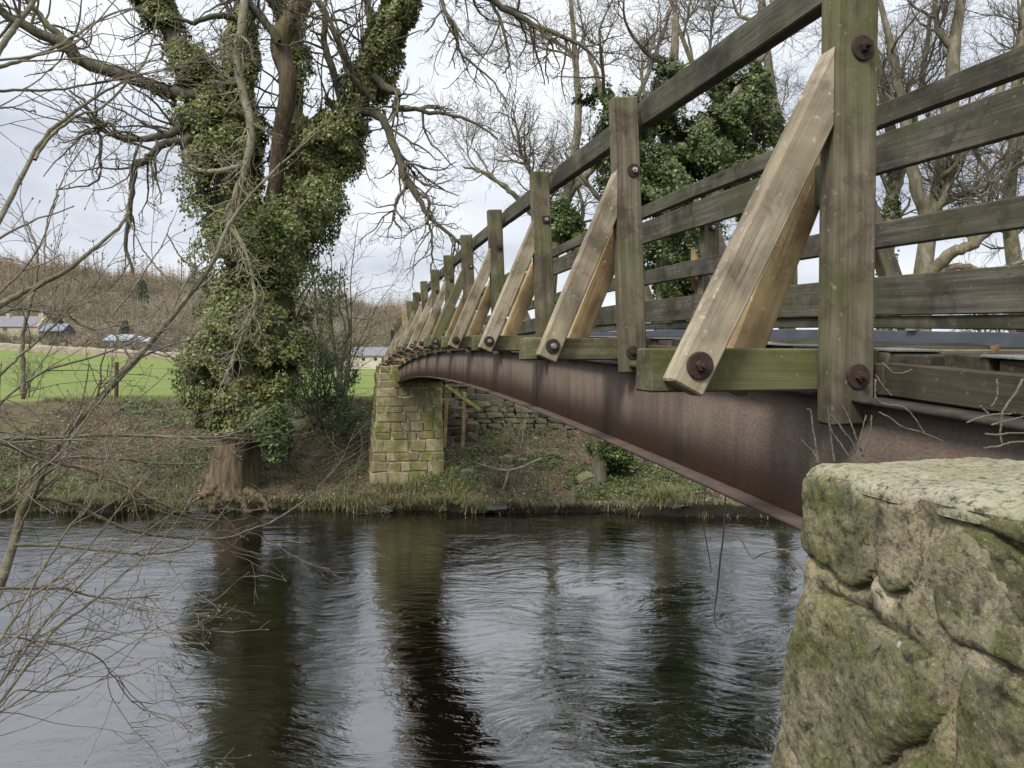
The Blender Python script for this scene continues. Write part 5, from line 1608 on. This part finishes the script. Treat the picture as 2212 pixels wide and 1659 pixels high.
# dark timber barn joined to its right
ax0, ax1 = SPX(95, 850, 189)[0], SPX(157, 850, 189)[0]
az0, aze, azr = SPX(100, 866, 189)[2] - 0.6, SPX(120, 827, 189)[2], SPX(120, 811, 192)[2]
barn = empty('timber_barn', ((ax0 + ax1) / 2, 189, az0), 'dark timber barn with a blue-grey roof joined to the right of the farmhouse', 'barn')
wm_, rm_ = gable(ax0 + .42, ax1, 189, 194.5, az0, aze, azr)
add('wall', wm_, M_CLAD, barn); add('roof', rm_, simple('barn_roof', (0.15, 0.18, 0.23), (0.22, 0.26, 0.31), 2, 0.6), barn)
p0, p1 = SPX(114, 828, 189), SPX(156, 822.5, 189)
add('gutter_strip', boxm(p0[0], p1[0], 188.5, 188.7, p0[2], p1[2]), M_BLUER, barn)
for i in range(5):
    p0, p1 = SPX(111 + i * 9, 841, 189), SPX(118 + i * 9, 829, 189)
    add('window', boxm(p0[0], p1[0], 188.9, 189.05, p0[2], p1[2]), M_GLASS, barn)
p0 = SPX(158, 866, 188); p1 = SPX(186, 838, 188)
add('yard_wall', boxm(ax1 + 0.05, p1[0], 188.2, 188.7, p0[2] - 1.5, p1[2] - 1.4), M_HSTONE, barn)
# blue roofed sheds
SYH = 165.0
for k_, (xa_, xb_, yr, ye, yb_, Y, lb) in enumerate(((259, 322, 838, 851, 882, SYH, 'long low shed with a pale blue sheet roof across the field'), (323, 372, 842, 853, 884, SYH + 2, 'lower shed with a grey-blue roof, right of the blue roofed shed'))):
    x0, x1 = SPX(xa_, 860, Y)[0], SPX(xb_, 860, Y)[0]
    z0 = gz((x0 + x1) / 2, Y) - 1.0
    sh = empty('field_shed', ((x0 + x1) / 2, Y, z0), lb, 'shed')
    wm_, rm_ = gable(x0, x1, Y, Y + 6, z0, SPX(xa_, ye, Y)[2], SPX(xa_, yr, Y + 3)[2])
    add('wall', wm_, M_WOODC, sh); add('roof', rm_, M_BLUER if k_ == 0 else simple('shed_roof', (0.26, 0.31, 0.37), (0.38, 0.42, 0.47), 1.5, 0.9), sh)
    for j in range(3):
        w_ = (x1 - x0) / 3
        add('door', boxm(x0 + w_ * (j + 0.25), x0 + w_ * (j + 0.75), Y - 0.08, Y + 0.02, z0 + 0.9, SPX(xa_, ye, Y)[2] - 0.5), M_CLAD, sh)
# pale barn by the pier
PYH = 140.0
x0, x1 = SPX(872, 900, PYH)[0], SPX(985, 900, PYH)[0]
z0 = min(SPX(900, 912, PYH)[2], gz(x0, PYH)) - 0.8
pb = empty('stone_barn', ((x0 + x1) / 2, PYH, z0), 'pale stone barn with a slate roof seen just left of the pier top', 'barn')
wm_, rm_ = gable(x0, x1, PYH, PYH + 6, z0, SPX(900, 889, PYH)[2], SPX(900, 870, PYH + 3)[2])
add('wall', wm_, M_WHITE, pb); add('roof', rm_, M_SLATE, pb)
for xx in (905, 935, 955):
    p0, p1 = SPX(xx, 901, PYH), SPX(xx + 7, 894, PYH)
    add('window', boxm(p0[0], p1[0], PYH - 0.08, PYH + 0.03, p0[2], p1[2]), M_GLASS, pb)
# long field walls
def field_wall(name, label, pts, h, mat):
    V_, F_ = [], []
    P_ = []
    for (xa_, ya_), (xb_, yb_) in zip(pts, pts[1:]):
        n_ = max(2, int(math.hypot(xb_ - xa_, yb_ - ya_) / 0.9))
        for i in range(n_): P_.append((xa_ + (xb_ - xa_) * i / n_, ya_ + (yb_ - ya_) * i / n_))
    P_ = np.array(P_); g_ = ground_h(P_[:, 0], P_[:, 1])
    prof = [(-0.35, -0.3), (-0.33, 0.35), (-0.26, 0.75), (-0.2, 1.0), (0.2, 1.02), (0.26, 0.7), (0.35, -0.3)]
    for (x, y), g in zip(P_, g_):
        for o_, t_ in prof: V_.append((x, y + o_, g + t_ * h))
    V_ = np.array(V_); V_ += RNG.normal(0, 0.07, V_.shape)
    K = len(prof)
    for i in range(len(P_) - 1):
        for k_ in range(K - 1): F_.append((i * K + k_, i * K + k_ + 1, (i + 1) * K + k_ + 1, (i + 1) * K + k_))
    o = add(name, mesh_np(name, V_, np.array(F_)), mat)
    return tag(o, label, 'wall')


M_FWALL = simple('field_wall_stone', (0.24, 0.195, 0.15), (0.46, 0.39, 0.31), 1.8, 0.95, 0.6, 0.1, c3=(0.33, 0.29, 0.2), rnd=0)
field_wall('field_wall', 'long beige dry stone wall along the far edge of the green field', [(-150, 151), (-100, 150), (-60, 149), (-20, 146), (30, 146)], 1.5, M_FWALL)
field_wall('garden_wall', 'low stone garden wall below the farmhouse', [(-150, 172), (-118, 171), (-108, 176)], 1.3, M_FWALL)

# ------------------------------------------------------------------ hillside wood
def ribbon_trees(n, xs, ys, hs, kinds):
    """bare trees far off: a stem and a head of fine ribbons each"""
    Vs, Fs = [], []
    off = 0
    N = len(xs)
    zz = ground_h(xs, ys)
    for x, y, z_, h, kd in zip(xs, ys, zz, hs, kinds):
        m_ = 70
        if kd == 0:                                   # rounded crown
            d = norm(RNG.normal(0, 1, (m_, 3)) * np.array([1, 1, 0.8]) + np.array([0, 0, 0.55]))
            st = np.array([x, y, z_ + h * 0.30]) + RNG.normal(0, 1, (m_, 3)) * np.array([.12, .12, .12]) * h
            L = h * RNG.uniform(0.22, 0.55, m_)
            wd = RNG.uniform(0.03, 0.11, m_)
        else:                                         # larch spire
            t = RNG.uniform(0.12, 1.0, m_)
            a = RNG.uniform(0, 6.28, m_)
            d = norm(np.stack([np.cos(a), np.sin(a), RNG.uniform(-0.1, 0.35, m_)], -1))
            st = np.stack([x + 0 * t, y + 0 * t, z_ + h * t], -1)
            L = h * 0.36 * (1.04 - t) * RNG.uniform(0.6, 1.2, m_)
            wd = RNG.uniform(0.05, 0.12, m_)
        st = np.vstack([st, [[x, y, z_ - 0.5]]]); d = np.vstack([d, [[0, 0, 1]]]); L = np.append(L, h * 0.95); wd = np.append(wd, 0.22)
        sd = norm(np.cross(d, RNG.normal(0, 1, d.shape)))
        e_ = st + d * L[:, None]
        V_ = np.stack([st - sd * wd[:, None], st + sd * wd[:, None], e_], 1).reshape(-1, 3)
        Vs.append(V_); Fs.append(np.arange(len(V_)).reshape(-1, 3) + off); off += len(V_)
    return np.concatenate(Vs), np.concatenate(Fs)


def wood_mat(name, cols, patch):
    w = NT(name)
    g = w.n('ShaderNodeNewGeometry')
    st = [(i / (len(cols) - 1), c) for i, c in enumerate(cols)]
    col = w.ramp(g.outputs['Random Per Island'], st)
    col = w.mix(w.ramp(w.noise(w.pos((1, 1, 1)), 0.03, 3, 0.6), [(0.42, 0.0), (0.58, 0.9)]), col, patch)
    return w.fin(col, 0.95, spec=0.1)


def wood_patch(n, x0, x1, y0, y1, h0, h1, kind, mask=None):
    xs = RNG.uniform(x0, x1, n); ys = RNG.uniform(y0, y1, n)
    k_ = (xs / ys > -0.80) & (xs / ys < 0.02)
    xs, ys = xs[k_], ys[k_]
    return xs, ys, RNG.uniform(h0, h1, len(xs)), np.full(len(xs), kind)


a = wood_patch(2700, -330, 10, 212, 425, 8, 14, 0)
V, F = ribbon_trees(0, *a)
M_WOOD1 = wood_mat('bare_wood', [(0.22, 0.185, 0.145), (0.34, 0.29, 0.225), (0.27, 0.24, 0.18), (0.44, 0.38, 0.31)], (0.17, 0.16, 0.10))
tag(add('hillside_wood', mesh_np('hillside_wood', V, F), M_WOOD1), 'bare grey-brown wood covering the distant hillside', 'wood', kind='stuff')
b_ = wood_patch(1500, -360, -20, 370, 450, 8, 19, 1)
k_ = fbm(np.stack([b_[0] * 0.035, b_[1] * 0.02, b_[0] * 0], -1), 2, 66) > -0.12
b_ = tuple(q_[k_] for q_ in b_)
V, F = ribbon_trees(0, *b_)
M_WOOD2 = wood_mat('larch_wood', [(0.26, 0.165, 0.10), (0.39, 0.26, 0.16), (0.31, 0.205, 0.135), (0.47, 0.33, 0.22)], (0.30, 0.21, 0.14))
tag(add('larch_wood', mesh_np('larch_wood', V, F), M_WOOD2), 'russet larches along the top of the distant hill', 'wood', kind='stuff')
hb = wood_patch(420, -150, 0, 153, 212, 3.0, 6.5, 0)
V, F = ribbon_trees(0, *hb)
k_ = None
tag(add('farm_scrub', mesh_np('farm_scrub', V, F), M_WOOD1), 'low bare scrub and hedges around the farm buildings', 'scrub', kind='stuff')
# a few evergreens one can tell apart
M_FIR = leafmat('evergreen_needles', [(0.02, 0.04, 0.018), (0.04, 0.07, 0.03), (0.06, 0.09, 0.045)], 0.7, 0.1)
for x, y, Y, h, lb in ((487, 705, 395, 17, 'dark pine standing on the skyline left of the big tree'), (355, 712, 330, 13, 'dark evergreen in the middle of the hillside wood'), (313, 812, 214, 8, 'small dark evergreen behind the blue roofed shed'), (145, 790, 214, 9, 'dark evergreen behind the timber barn')):
    w = SPX(x, y, Y)
    z0 = gz(w[0], w[1])
    t = empty('evergreen_tree', (w[0], w[1], z0), lb, 'tree', 'evergreens on the hill')
    tk = resample([(w[0], w[1], z0 - .3, 0.25), (w[0], w[1], z0 + h * .5, 0.18), (w[0], w[1], z0 + h, 0.05)], 8)
    tube_obj('trunk', [(tk[None, :, :3], tk[None, :, 3], 6)], M_LIMB, t)
    n_ = 1500
    tt = RNG.uniform(0.25, 1, n_); rr_ = h * 0.26 * np.sin(np.clip(1.15 - tt, 0, 1) * 1.9) * RNG.power(1.6, n_); aa = RNG.uniform(0, 6.28, n_)
    pp = np.stack([w[0] + rr_ * np.cos(aa), w[1] + rr_ * np.sin(aa), z0 + h * tt], -1) + RNG.normal(0, .15, (n_, 3))
    V_, F_ = leaves(pp, np.stack([np.cos(aa), np.sin(aa), 0.6 + 0 * aa], -1) + RNG.normal(0, .4, (n_, 3)), RNG.uniform(0.35, 0.8, n_))
    tag(add('crown', mesh_np('crown', V_, F_), M_FIR, t), kind='stuff')
w = SPX(345, 850, 172)
shrub('russet_thicket', 'red-brown twiggy tree beside the blue roofed shed', 345 * .864, 850 * .864, 172, 14, 7.5, 0.7, M_PURP, tw=10, cat='tree', rmin=0.035)
w = SPX(135, 830, 205)
shrub('pale_birch', 'pale slender birch behind the timber barn', 130 * .864, 830 * .864, 203, 4, 13, 0.18, M_PALE, tw=12, cat='tree', rmin=0.035)

# ------------------------------------------------------------------ far bank clutter
def scatter(n, x0, x1, d0, d1, pw=1.0):
    X = RNG.uniform(x0, x1, n); d = d0 + (d1 - d0) * RNG.random(n) ** pw
    Y = edge_y(X) + d
    return np.stack([X, Y, ground_h(X, Y)], -1), d


def in_pier(p):
    u_ = -p[:, 0] * SA + p[:, 1] * CA; l_ = p[:, 0] * CA + p[:, 1] * SA
    return (u_ > 19.0) & (u_ < 21.5) & (l_ > 0.45) & (l_ < 2.5)


p, d = scatter(46000, -15, 8, 0.25, 8.0)
p = p[~in_pier(p) & (p[:, 1] < 25.2)]
p[:, 2] += RNG.uniform(0.0, 0.03, len(p))
V, F = leaves(p, np.array([0, 0, 1.0]) + RNG.normal(0, 0.45, p.shape), RNG.uniform(0.03, 0.085, len(p)), droop=0.0)
tag(add('leaf_litter', mesh_np('leaf_litter', V, F), M_LITTER), 'brown fallen leaves strewn over the far bank', 'leaf litter', kind='stuff')
# ground ivy
p, d = scatter(60000, -15, 8, 0.5, 7.0)
nz = fbm(p * np.array([0.55, 0.7, 0]), 3, 51) + 0.25 * (np.abs(p[:, 0] - 4.0) < 3.4) * (d < 3.4) + 0.22 * (np.abs(p[:, 0] + 7.5) < 1.7) * (d < 3)
p = p[(nz > 0.16) & ~in_pier(p) & (p[:, 1] < 24.6)]
p[:, 2] += RNG.uniform(0.01, 0.16, len(p))
V, F = leaves(p, np.array([0, -0.3, 1.0]) + RNG.normal(0, 0.4, p.shape), RNG.uniform(0.045, 0.095, len(p)))
tag(add('ground_ivy', mesh_np('ground_ivy', V, F), M_IVYD), 'patches of low ivy creeping over the far bank', 'ground ivy', kind='stuff')


def blades(p, h, bend, w):
    """curved grass blades: 3-segment tapering strips"""
    n_ = len(p)
    a = RNG.uniform(0, 6.28, n_)
    d = np.stack([np.cos(a), np.sin(a) - 0.35, 0 * a], -1)
    s = np.stack([-np.sin(a), np.cos(a), 0 * a], -1)
    ts = (0, 0.45, 0.8, 1.0)
    rows = []
    for t in ts:
        c_ = p + d * (bend * h * t ** 1.8)[:, None] + np.array([0, 0, 1.0]) * (h * (t - 0.42 * bend * t ** 2))[:, None]
        ww = (w * (1 - 0.92 * t))[:, None]
        rows += [c_ - s * ww, c_ + s * ww]
    V_ = np.stack(rows, 1).reshape(-1, 3)
    k2 = np.arange(n_)[:, None] * 8
    F_ = np.concatenate([k2 + np.array([[i, i + 1, i + 3, i + 2]]) for i in (0, 2, 4)])
    return V_, F_


# tufts along the waterline and over the bank top
tc_, dt_ = scatter(400, -15, 8, 0.03, 1.7, 1.5)
w_ = fbm(tc_ * np.array([0.5, 0.5, 0]), 2, 77) + 0.35 * ((tc_[:, 0] > -5.4) & (tc_[:, 0] < -1.2)) - 0.3 * (np.abs(tc_[:, 0] + 7.2) < 1.4) + 0.28 * (tc_[:, 0] < -9)
tc_ = tc_[(w_ > 0.02) & ~in_pier(tc_)]
extra, _ = scatter(460, -14, 8, 0.2, 6.5)
lipt, _ = scatter(190, -15, 8, 0.0, 0.28)
extra = extra[~in_pier(extra) & (extra[:, 1] < 24.5)]
big = np.array([[3.7, float(edge_y(np.array([3.7]))[0]) + 0.45, 0]]); big[:, 2] = ground_h(big[:, 0], big[:, 1])
allp, allh, allb, allw = [], [], [], []
for pts, n_, h0, h1, rad in ((tc_, 36, 0.22, 0.42, 0.14), (extra, 18, 0.10, 0.26, 0.14), (lipt, 22, 0.14, 0.32, 0.12), (big, 150, 0.4, 0.62, 0.12)):
    k2 = np.repeat(np.arange(len(pts)), n_)
    q_ = pts[k2] + RNG.normal(0, rad, (len(k2), 3)) * np.array([1, 1, 0])
    hh_ = np.repeat(RNG.uniform(h0, h1, len(pts)), n_) * RNG.uniform(0.6, 1.1, len(k2))
    allp.append(q_); allh.append(hh_); allb.append(RNG.uniform(0.4, 1.3, len(k2))); allw.append(RNG.uniform(0.005, 0.011, len(k2)))
fe = RNG.uniform(0, 1, (14000, 2))
fx = -16 + 14.5 * fe[:, 0]; fy = 24.1 + 2.6 * fe[:, 1] ** 1.5
fq = np.stack([fx, fy, ground_h(fx, fy)], -1)
allp.append(fq); allh.append(RNG.uniform(0.06, 0.2, len(fq))); allb.append(RNG.uniform(0.2, 1, len(fq))); allw.append(RNG.uniform(0.006, 0.012, len(fq)))
V, F = blades(np.concatenate(allp), np.concatenate(allh), np.concatenate(allb), np.concatenate(allw))
tag(add('grass', mesh_np('grass', V, F), M_GRASSB), 'arching grass tufts along the far waterline and field edge', 'grass', kind='stuff')
# fallen twigs and bramble stems
p, d = scatter(1500, -15, 8, 0.3, 7.2)
p = p[~in_pier(p) & (p[:, 1] < 25)]
dr = norm(RNG.normal(0, 1, p.shape) * np.array([1, 0.7, 0.25]) + np.array([0, 0, 0.25]))
L = RNG.uniform(0.3, 1.5, len(p))
tp_ = grow(p, dr, L, 7, 0.16, (0, 0, 0.02), (0, 0, -0.18)); tr_ = taper(RNG.uniform(0.004, 0.012, len(p)), 7, 0.4)
t3_, t3r = branch_out(tp_, tr_, 1500, 0.3, 4, 0.2, (0, 0, 0), (0, 0, 0), (0.4, 1.1), 0.7, 0.5, rmin=0.003)
tag(tube_obj('brushwood', [(tp_, tr_, 4), (t3_, t3r, 3)], M_TWIG), 'fallen twigs and bramble stems tangled over the far bank', 'brushwood', kind='stuff')
# rocks
M_WETROCK = simple('wet_rock', (0.02, 0.019, 0.018), (0.06, 0.056, 0.05), 5, 0.35, 0.5, 0.03, spec=0.5)
RK = [(1265, 1040, 0.52, 0.40, 0.34, 'pale angular boulder at the foot of the ivy bush below the girder'), (1098, 998, 0.34, 0.3, 0.30, 'upright squared stone fallen beside the pale dead branch'),
      (1085, 1022, 0.3, 0.3, 0.2, 'green mossy stone left of the squared stone on the bank'), (1128, 1000, 0.3, 0.25, 0.22, 'small brown stone right of the squared stone on the bank'),
      (1190, 985, 0.45, 0.3, 0.16, 'flat half buried stone higher up the bank under the bridge'), (660, 925, 1.0, 0.5, 0.4, 'long mossy boulder behind the hazel shoots right of the big tree'),
      (1060, 1096, 0.7, 0.35, 0.12, 'flat wet black rock at the waterline right of the pier'), (1460, 1090, 0.5, 0.3, 0.15, 'wet dark rock at the waterline below the boulder'),
      (430, 1105, 0.5, 0.3, 0.14, 'dark wet rock at the water by the tree roots'), (830, 1100, 0.45, 0.25, 0.12, 'dark rock in the water below the pier'), (1010, 1025, 0.4, 0.3, 0.25, 'tumbled stone close by the right foot of the pier')]
for i, (x, y, sx, sy, sz, lb) in enumerate(RK):
    w = P(x, y, 18.6)
    # stand it on the bank in that direction
    dirv = w - np.array([0, 0, HC]); 
    for s in np.linspace(0.85, 1.3, 400):
        c_ = np.array([0, 0, HC]) + dirv * s
        if gz(c_[0], c_[1]) > c_[2] and c_[1] > 17: break
    rot = random.uniform(-0.5, 0.5); tl = random.uniform(-0.25, 0.25)
    ax = Vector((math.cos(rot), math.sin(rot), tl)).normalized(); az = ax.cross(Vector((-math.sin(rot), math.cos(rot), 0.1))).normalized(); ay = az.cross(ax)
    bm = bmesh.new(); bmesh.ops.create_icosphere(bm, subdivisions=3, radius=0.62)
    Vv = np.array([v.co for v in bm.verts])
    Vv = np.clip(Vv, -0.46, 0.46) if i not in (5, 6) else Vv
    Vv = Vv + 0.14 * np.stack([fbm(Vv * 2.2 + 5 * k2, 3, 90 + i * 5 + k2) for k2 in range(3)], -1)
    for v, n_ in zip(bm.verts, Vv): v.co = n_
    m = bpy.data.meshes.new('rock'); bm.to_mesh(m); bm.free()
    o = c_ + np.array([0, 0, sz * 0.15])
    M_ = Matrix(((ax.x * sx, ay.x * sy, az.x * sz, o[0]), (ax.y * sx, ay.y * sy, az.y * sz, o[1]), (ax.z * sx, ay.z * sy, az.z * sz, o[2]), (0, 0, 0, 1)))
    ro = add('rock', m, M_WETROCK if 'wet' in lb or 'dark rock' in lb else M_ROCK, None, M_)
    tag(ro, lb, 'rock', 'rocks on the far bank')
# stump beside the ivy bush
w = P(1292, 1040, 19.0)
sg = gz(w[0], w[1])
stp = resample([(w[0], w[1], sg - .2, .34), (w[0], w[1], sg + .15, .24), (w[0] + .05, w[1], sg + .7, .19), (w[0] - .1, w[1], sg + 1.25, .17), (w[0] - .15, w[1] + .1, sg + 1.6, .15)], 16, .01)
stump = empty('ivied_trunk', (w[0], w[1], sg), 'short dark leaning trunk beside the ivy bush below the girder', 'trunk')
tube_obj('trunk', [(stp[None, :, :3], stp[None, :, 3], 12)], M_LIMB, stump)
# pale dead branch lying on the bank
DB = 18.7
db = [[(1170, 990, DB, 2.2), (1120, 1012, DB - .1, 3), (1098, 1018, DB - .1, 3.2), (1090, 1050, DB - .2, 3), (1075, 1075, DB - .2, 2.6)], [(1098, 1018, DB - .1, 2.4), (1050, 1008, DB - .1, 2), (1030, 1000, DB - .1, 1.4)], [(1083, 1062, DB - .2, 2.4), (1050, 1052, DB - .2, 1.8), (1022, 1056, DB - .2, 1.2)], [(1080, 1070, DB - .2, 2), (1105, 1080, DB - .25, 1.8), (1128, 1098, DB - .3, 1.4)]]
dbr = empty('dead_branch', tuple(P(1090, 1060, DB)), 'pale forked dead branch lying on the bank right of the pier', 'branch')
dR = [resample(limbs_px(b2), 12, 0.008) for b2 in db]
for r_ in dR: tube_obj('limb', [(r_[None, :, :3], r_[None, :, 3], 6)], M_PALE, dbr)
da = np.stack(dR); t5, t5r = branch_out(da[:, :, :3], da[:, :, 3], 26, 0.3, 5, 0.2, (0, 0, 0), (0, 0, .05), (.5, 1.2), .6, .5, rmin=.004)
tag(tube_obj('twigs', [(t5, t5r, 3)], M_PALE, dbr), kind='stuff')

# ------------------------------------------------------------------ dead stems round the abutment and hanging over the water
def stems(name, label, polys, mat, cat='stems', sides=6, wob=0.0005):
    t = empty(name, tuple(P(*polys[0][0][:3])), label, cat)
    for pl in polys:
        r_ = resample(limbs_px(pl), 24, wob)
        tube_obj('stem', [(r_[None, :, :3], r_[None, :, 3], sides)], mat, t)
    return t


R3 = lambda x, y: ((1900 + x / 2.765) * 0.8640625, (600 + y / 2.765) * 0.8640625)


def r3(pts, Y, r0, r1):
    n_ = len(pts)
    return [(*R3(x, y), Y, r0 + (r1 - r0) * i / (n_ - 1)) for i, (x, y) in enumerate(pts)]


M_DEADST = bark('dead_stem', (0.11, 0.095, 0.075), (0.25, 0.22, 0.18), (0.2, 0.18, 0.12), 0.4, (40, 40, 40))
stems('dead_climber', 'spray of pale dead climber stems rising behind the abutment cap', [
    r3([(400, 1540), (380, 1480), (320, 1420), (285, 1375)], 1.52, 2.4, 1.4), r3([(405, 1540), (385, 1420), (365, 1300), (350, 1180), (320, 1170)], 1.55, 2.4, 1.2),
    r3([(515, 1530), (495, 1400), (480, 1280), (470, 1150)], 1.6, 2.4, 1.3), r3([(630, 1520), (570, 1430), (500, 1330), (480, 1260)], 1.6, 2.4, 1.4),
    r3([(680, 1510), (640, 1400), (580, 1320), (520, 1240), (470, 1190)], 1.6, 2.4, 1.3), r3([(720, 1500), (680, 1410), (640, 1300), (600, 1200), (555, 1130)], 1.62, 2.2, 1.2),
    r3([(690, 1500), (735, 1420), (765, 1320), (770, 1210)], 1.6, 2.2, 1.2), r3([(670, 1450), (700, 1350), (720, 1260), (735, 1210)], 1.6, 1.8, 1.0),
    r3([(830, 1490), (870, 1420), (920, 1395)], 1.55, 1.8, 1.0), r3([(640, 1400), (610, 1360), (600, 1345)], 1.6, 1.4, 1.0)], M_DEADST)
stems('dead_climber', 'thin dead climber trailing over the deck edge right of the nearest post', [
    r3([(800, 960), (795, 1040), (810, 1110), (890, 1140), (980, 1150), (1060, 1220), (1135, 1330)], 1.50, 2.6, 1.3),
    r3([(840, 850), (890, 890), (920, 920), (1000, 915), (1050, 895)], 1.45, 2.2, 1.4), r3([(1820, 960), (1760, 1070), (1680, 1180), (1665, 1300), (1668, 1400)], 1.3, 3, 1.8),
    r3([(1430, 1262), (1540, 1220), (1640, 1205), (1740, 1200)], 1.3, 1.8, 1.2), r3([(1600, 1280), (1700, 1250), (1830, 1220)], 1.28, 1.6, 1.4), r3([(1555, 1340), (1640, 1345), (1740, 1335), (1840, 1335)], 1.26, 2.2, 1.8),
    r3([(1540, 1440), (1640, 1425), (1740, 1400), (1850, 1390)], 1.24, 2.2, 2), r3([(820, 1190), (900, 1230), (980, 1290), (1120, 1330), (1260, 1390)], 1.5, 1.6, 0.9),
    r3([(1520, 1145), (1580, 1200)], 1.3, 1.6, 1.2), r3([(1640, 960), (1640, 1080), (1600, 1150)], 1.32, 1.6, 1.0), r3([(800, 930), (850, 1010), (910, 1075)], 1.5, 1.6, 1.0)], M_DEADST)
stems('hanging_vine', 'thin pale vine hanging from the girder over the water', [
    [(1574, 903, 4.6, 1.4), (1572, 1010, 4.5, 1.5), (1565, 1105, 4.35, 1.6), (1563, 1150, 4.25, 1.8), (1556, 1210, 4.2, 2), (1550, 1270, 4.2, 2), (1543, 1330, 4.2, 1.7), (1550, 1355, 4.2, 1.5), (1575, 1368, 4.2, 1.2), (1592, 1372, 4.2, 0.8)],
    [(1540, 905, 4.7, 1.0), (1528, 1010, 4.5, 1.0), (1520, 1120, 4.2, 1.0), (1528, 1180, 4.2, 1.2), (1537, 1235, 4.2, 0.8)]], M_DEADST, 'vine')
stems('dead_twig', 'broken twig sticking out over the water left of the abutment', [
    [(1740, 1240, 1.75, 2.2), (1700, 1190, 1.8, 2.2), (1650, 1195, 1.85, 1.8), (1625, 1205, 1.9, 1.5), (1600, 1165, 1.9, 1.2), (1580, 1150, 1.9, 1)], [(1705, 1190, 1.8, 1.6), (1730, 1225, 1.78, 1.4)],
    [(1690, 1188, 1.8, 1.5), (1725, 1185, 1.75, 1.3)]], M_FORETW, 'twig')
stems('dead_twig', 'short grey twig caught in the mortar of the abutment face', [[(1914, 1367, 1.16, 2.2), (1902, 1388, 1.155, 3), (1890, 1402, 1.15, 3.2), (1880, 1412, 1.15, 2.4)]], M_DEADST, 'twig')
# curled dead leaf lying on the deck edge
w = np.array(R3(1555, 800))
c_ = P(w[0], w[1], 1.75)
nn = 9
pp = np.stack([c_ + RNG.normal(0, 0.014, 3) * np.array([1, 1, .4]) for _ in range(nn)])
V, F = leaves(pp, RNG.normal(0, 1, (nn, 3)) + np.array([0, -1, .5]), RNG.uniform(0.02, 0.036, nn), droop=0.3, fold=0.6)
tag(add('dead_leaf', mesh_np('dead_leaf', V, F), M_DEADL), 'curled brown dead leaves on the deck edge at the right', 'leaf', kind='stuff')
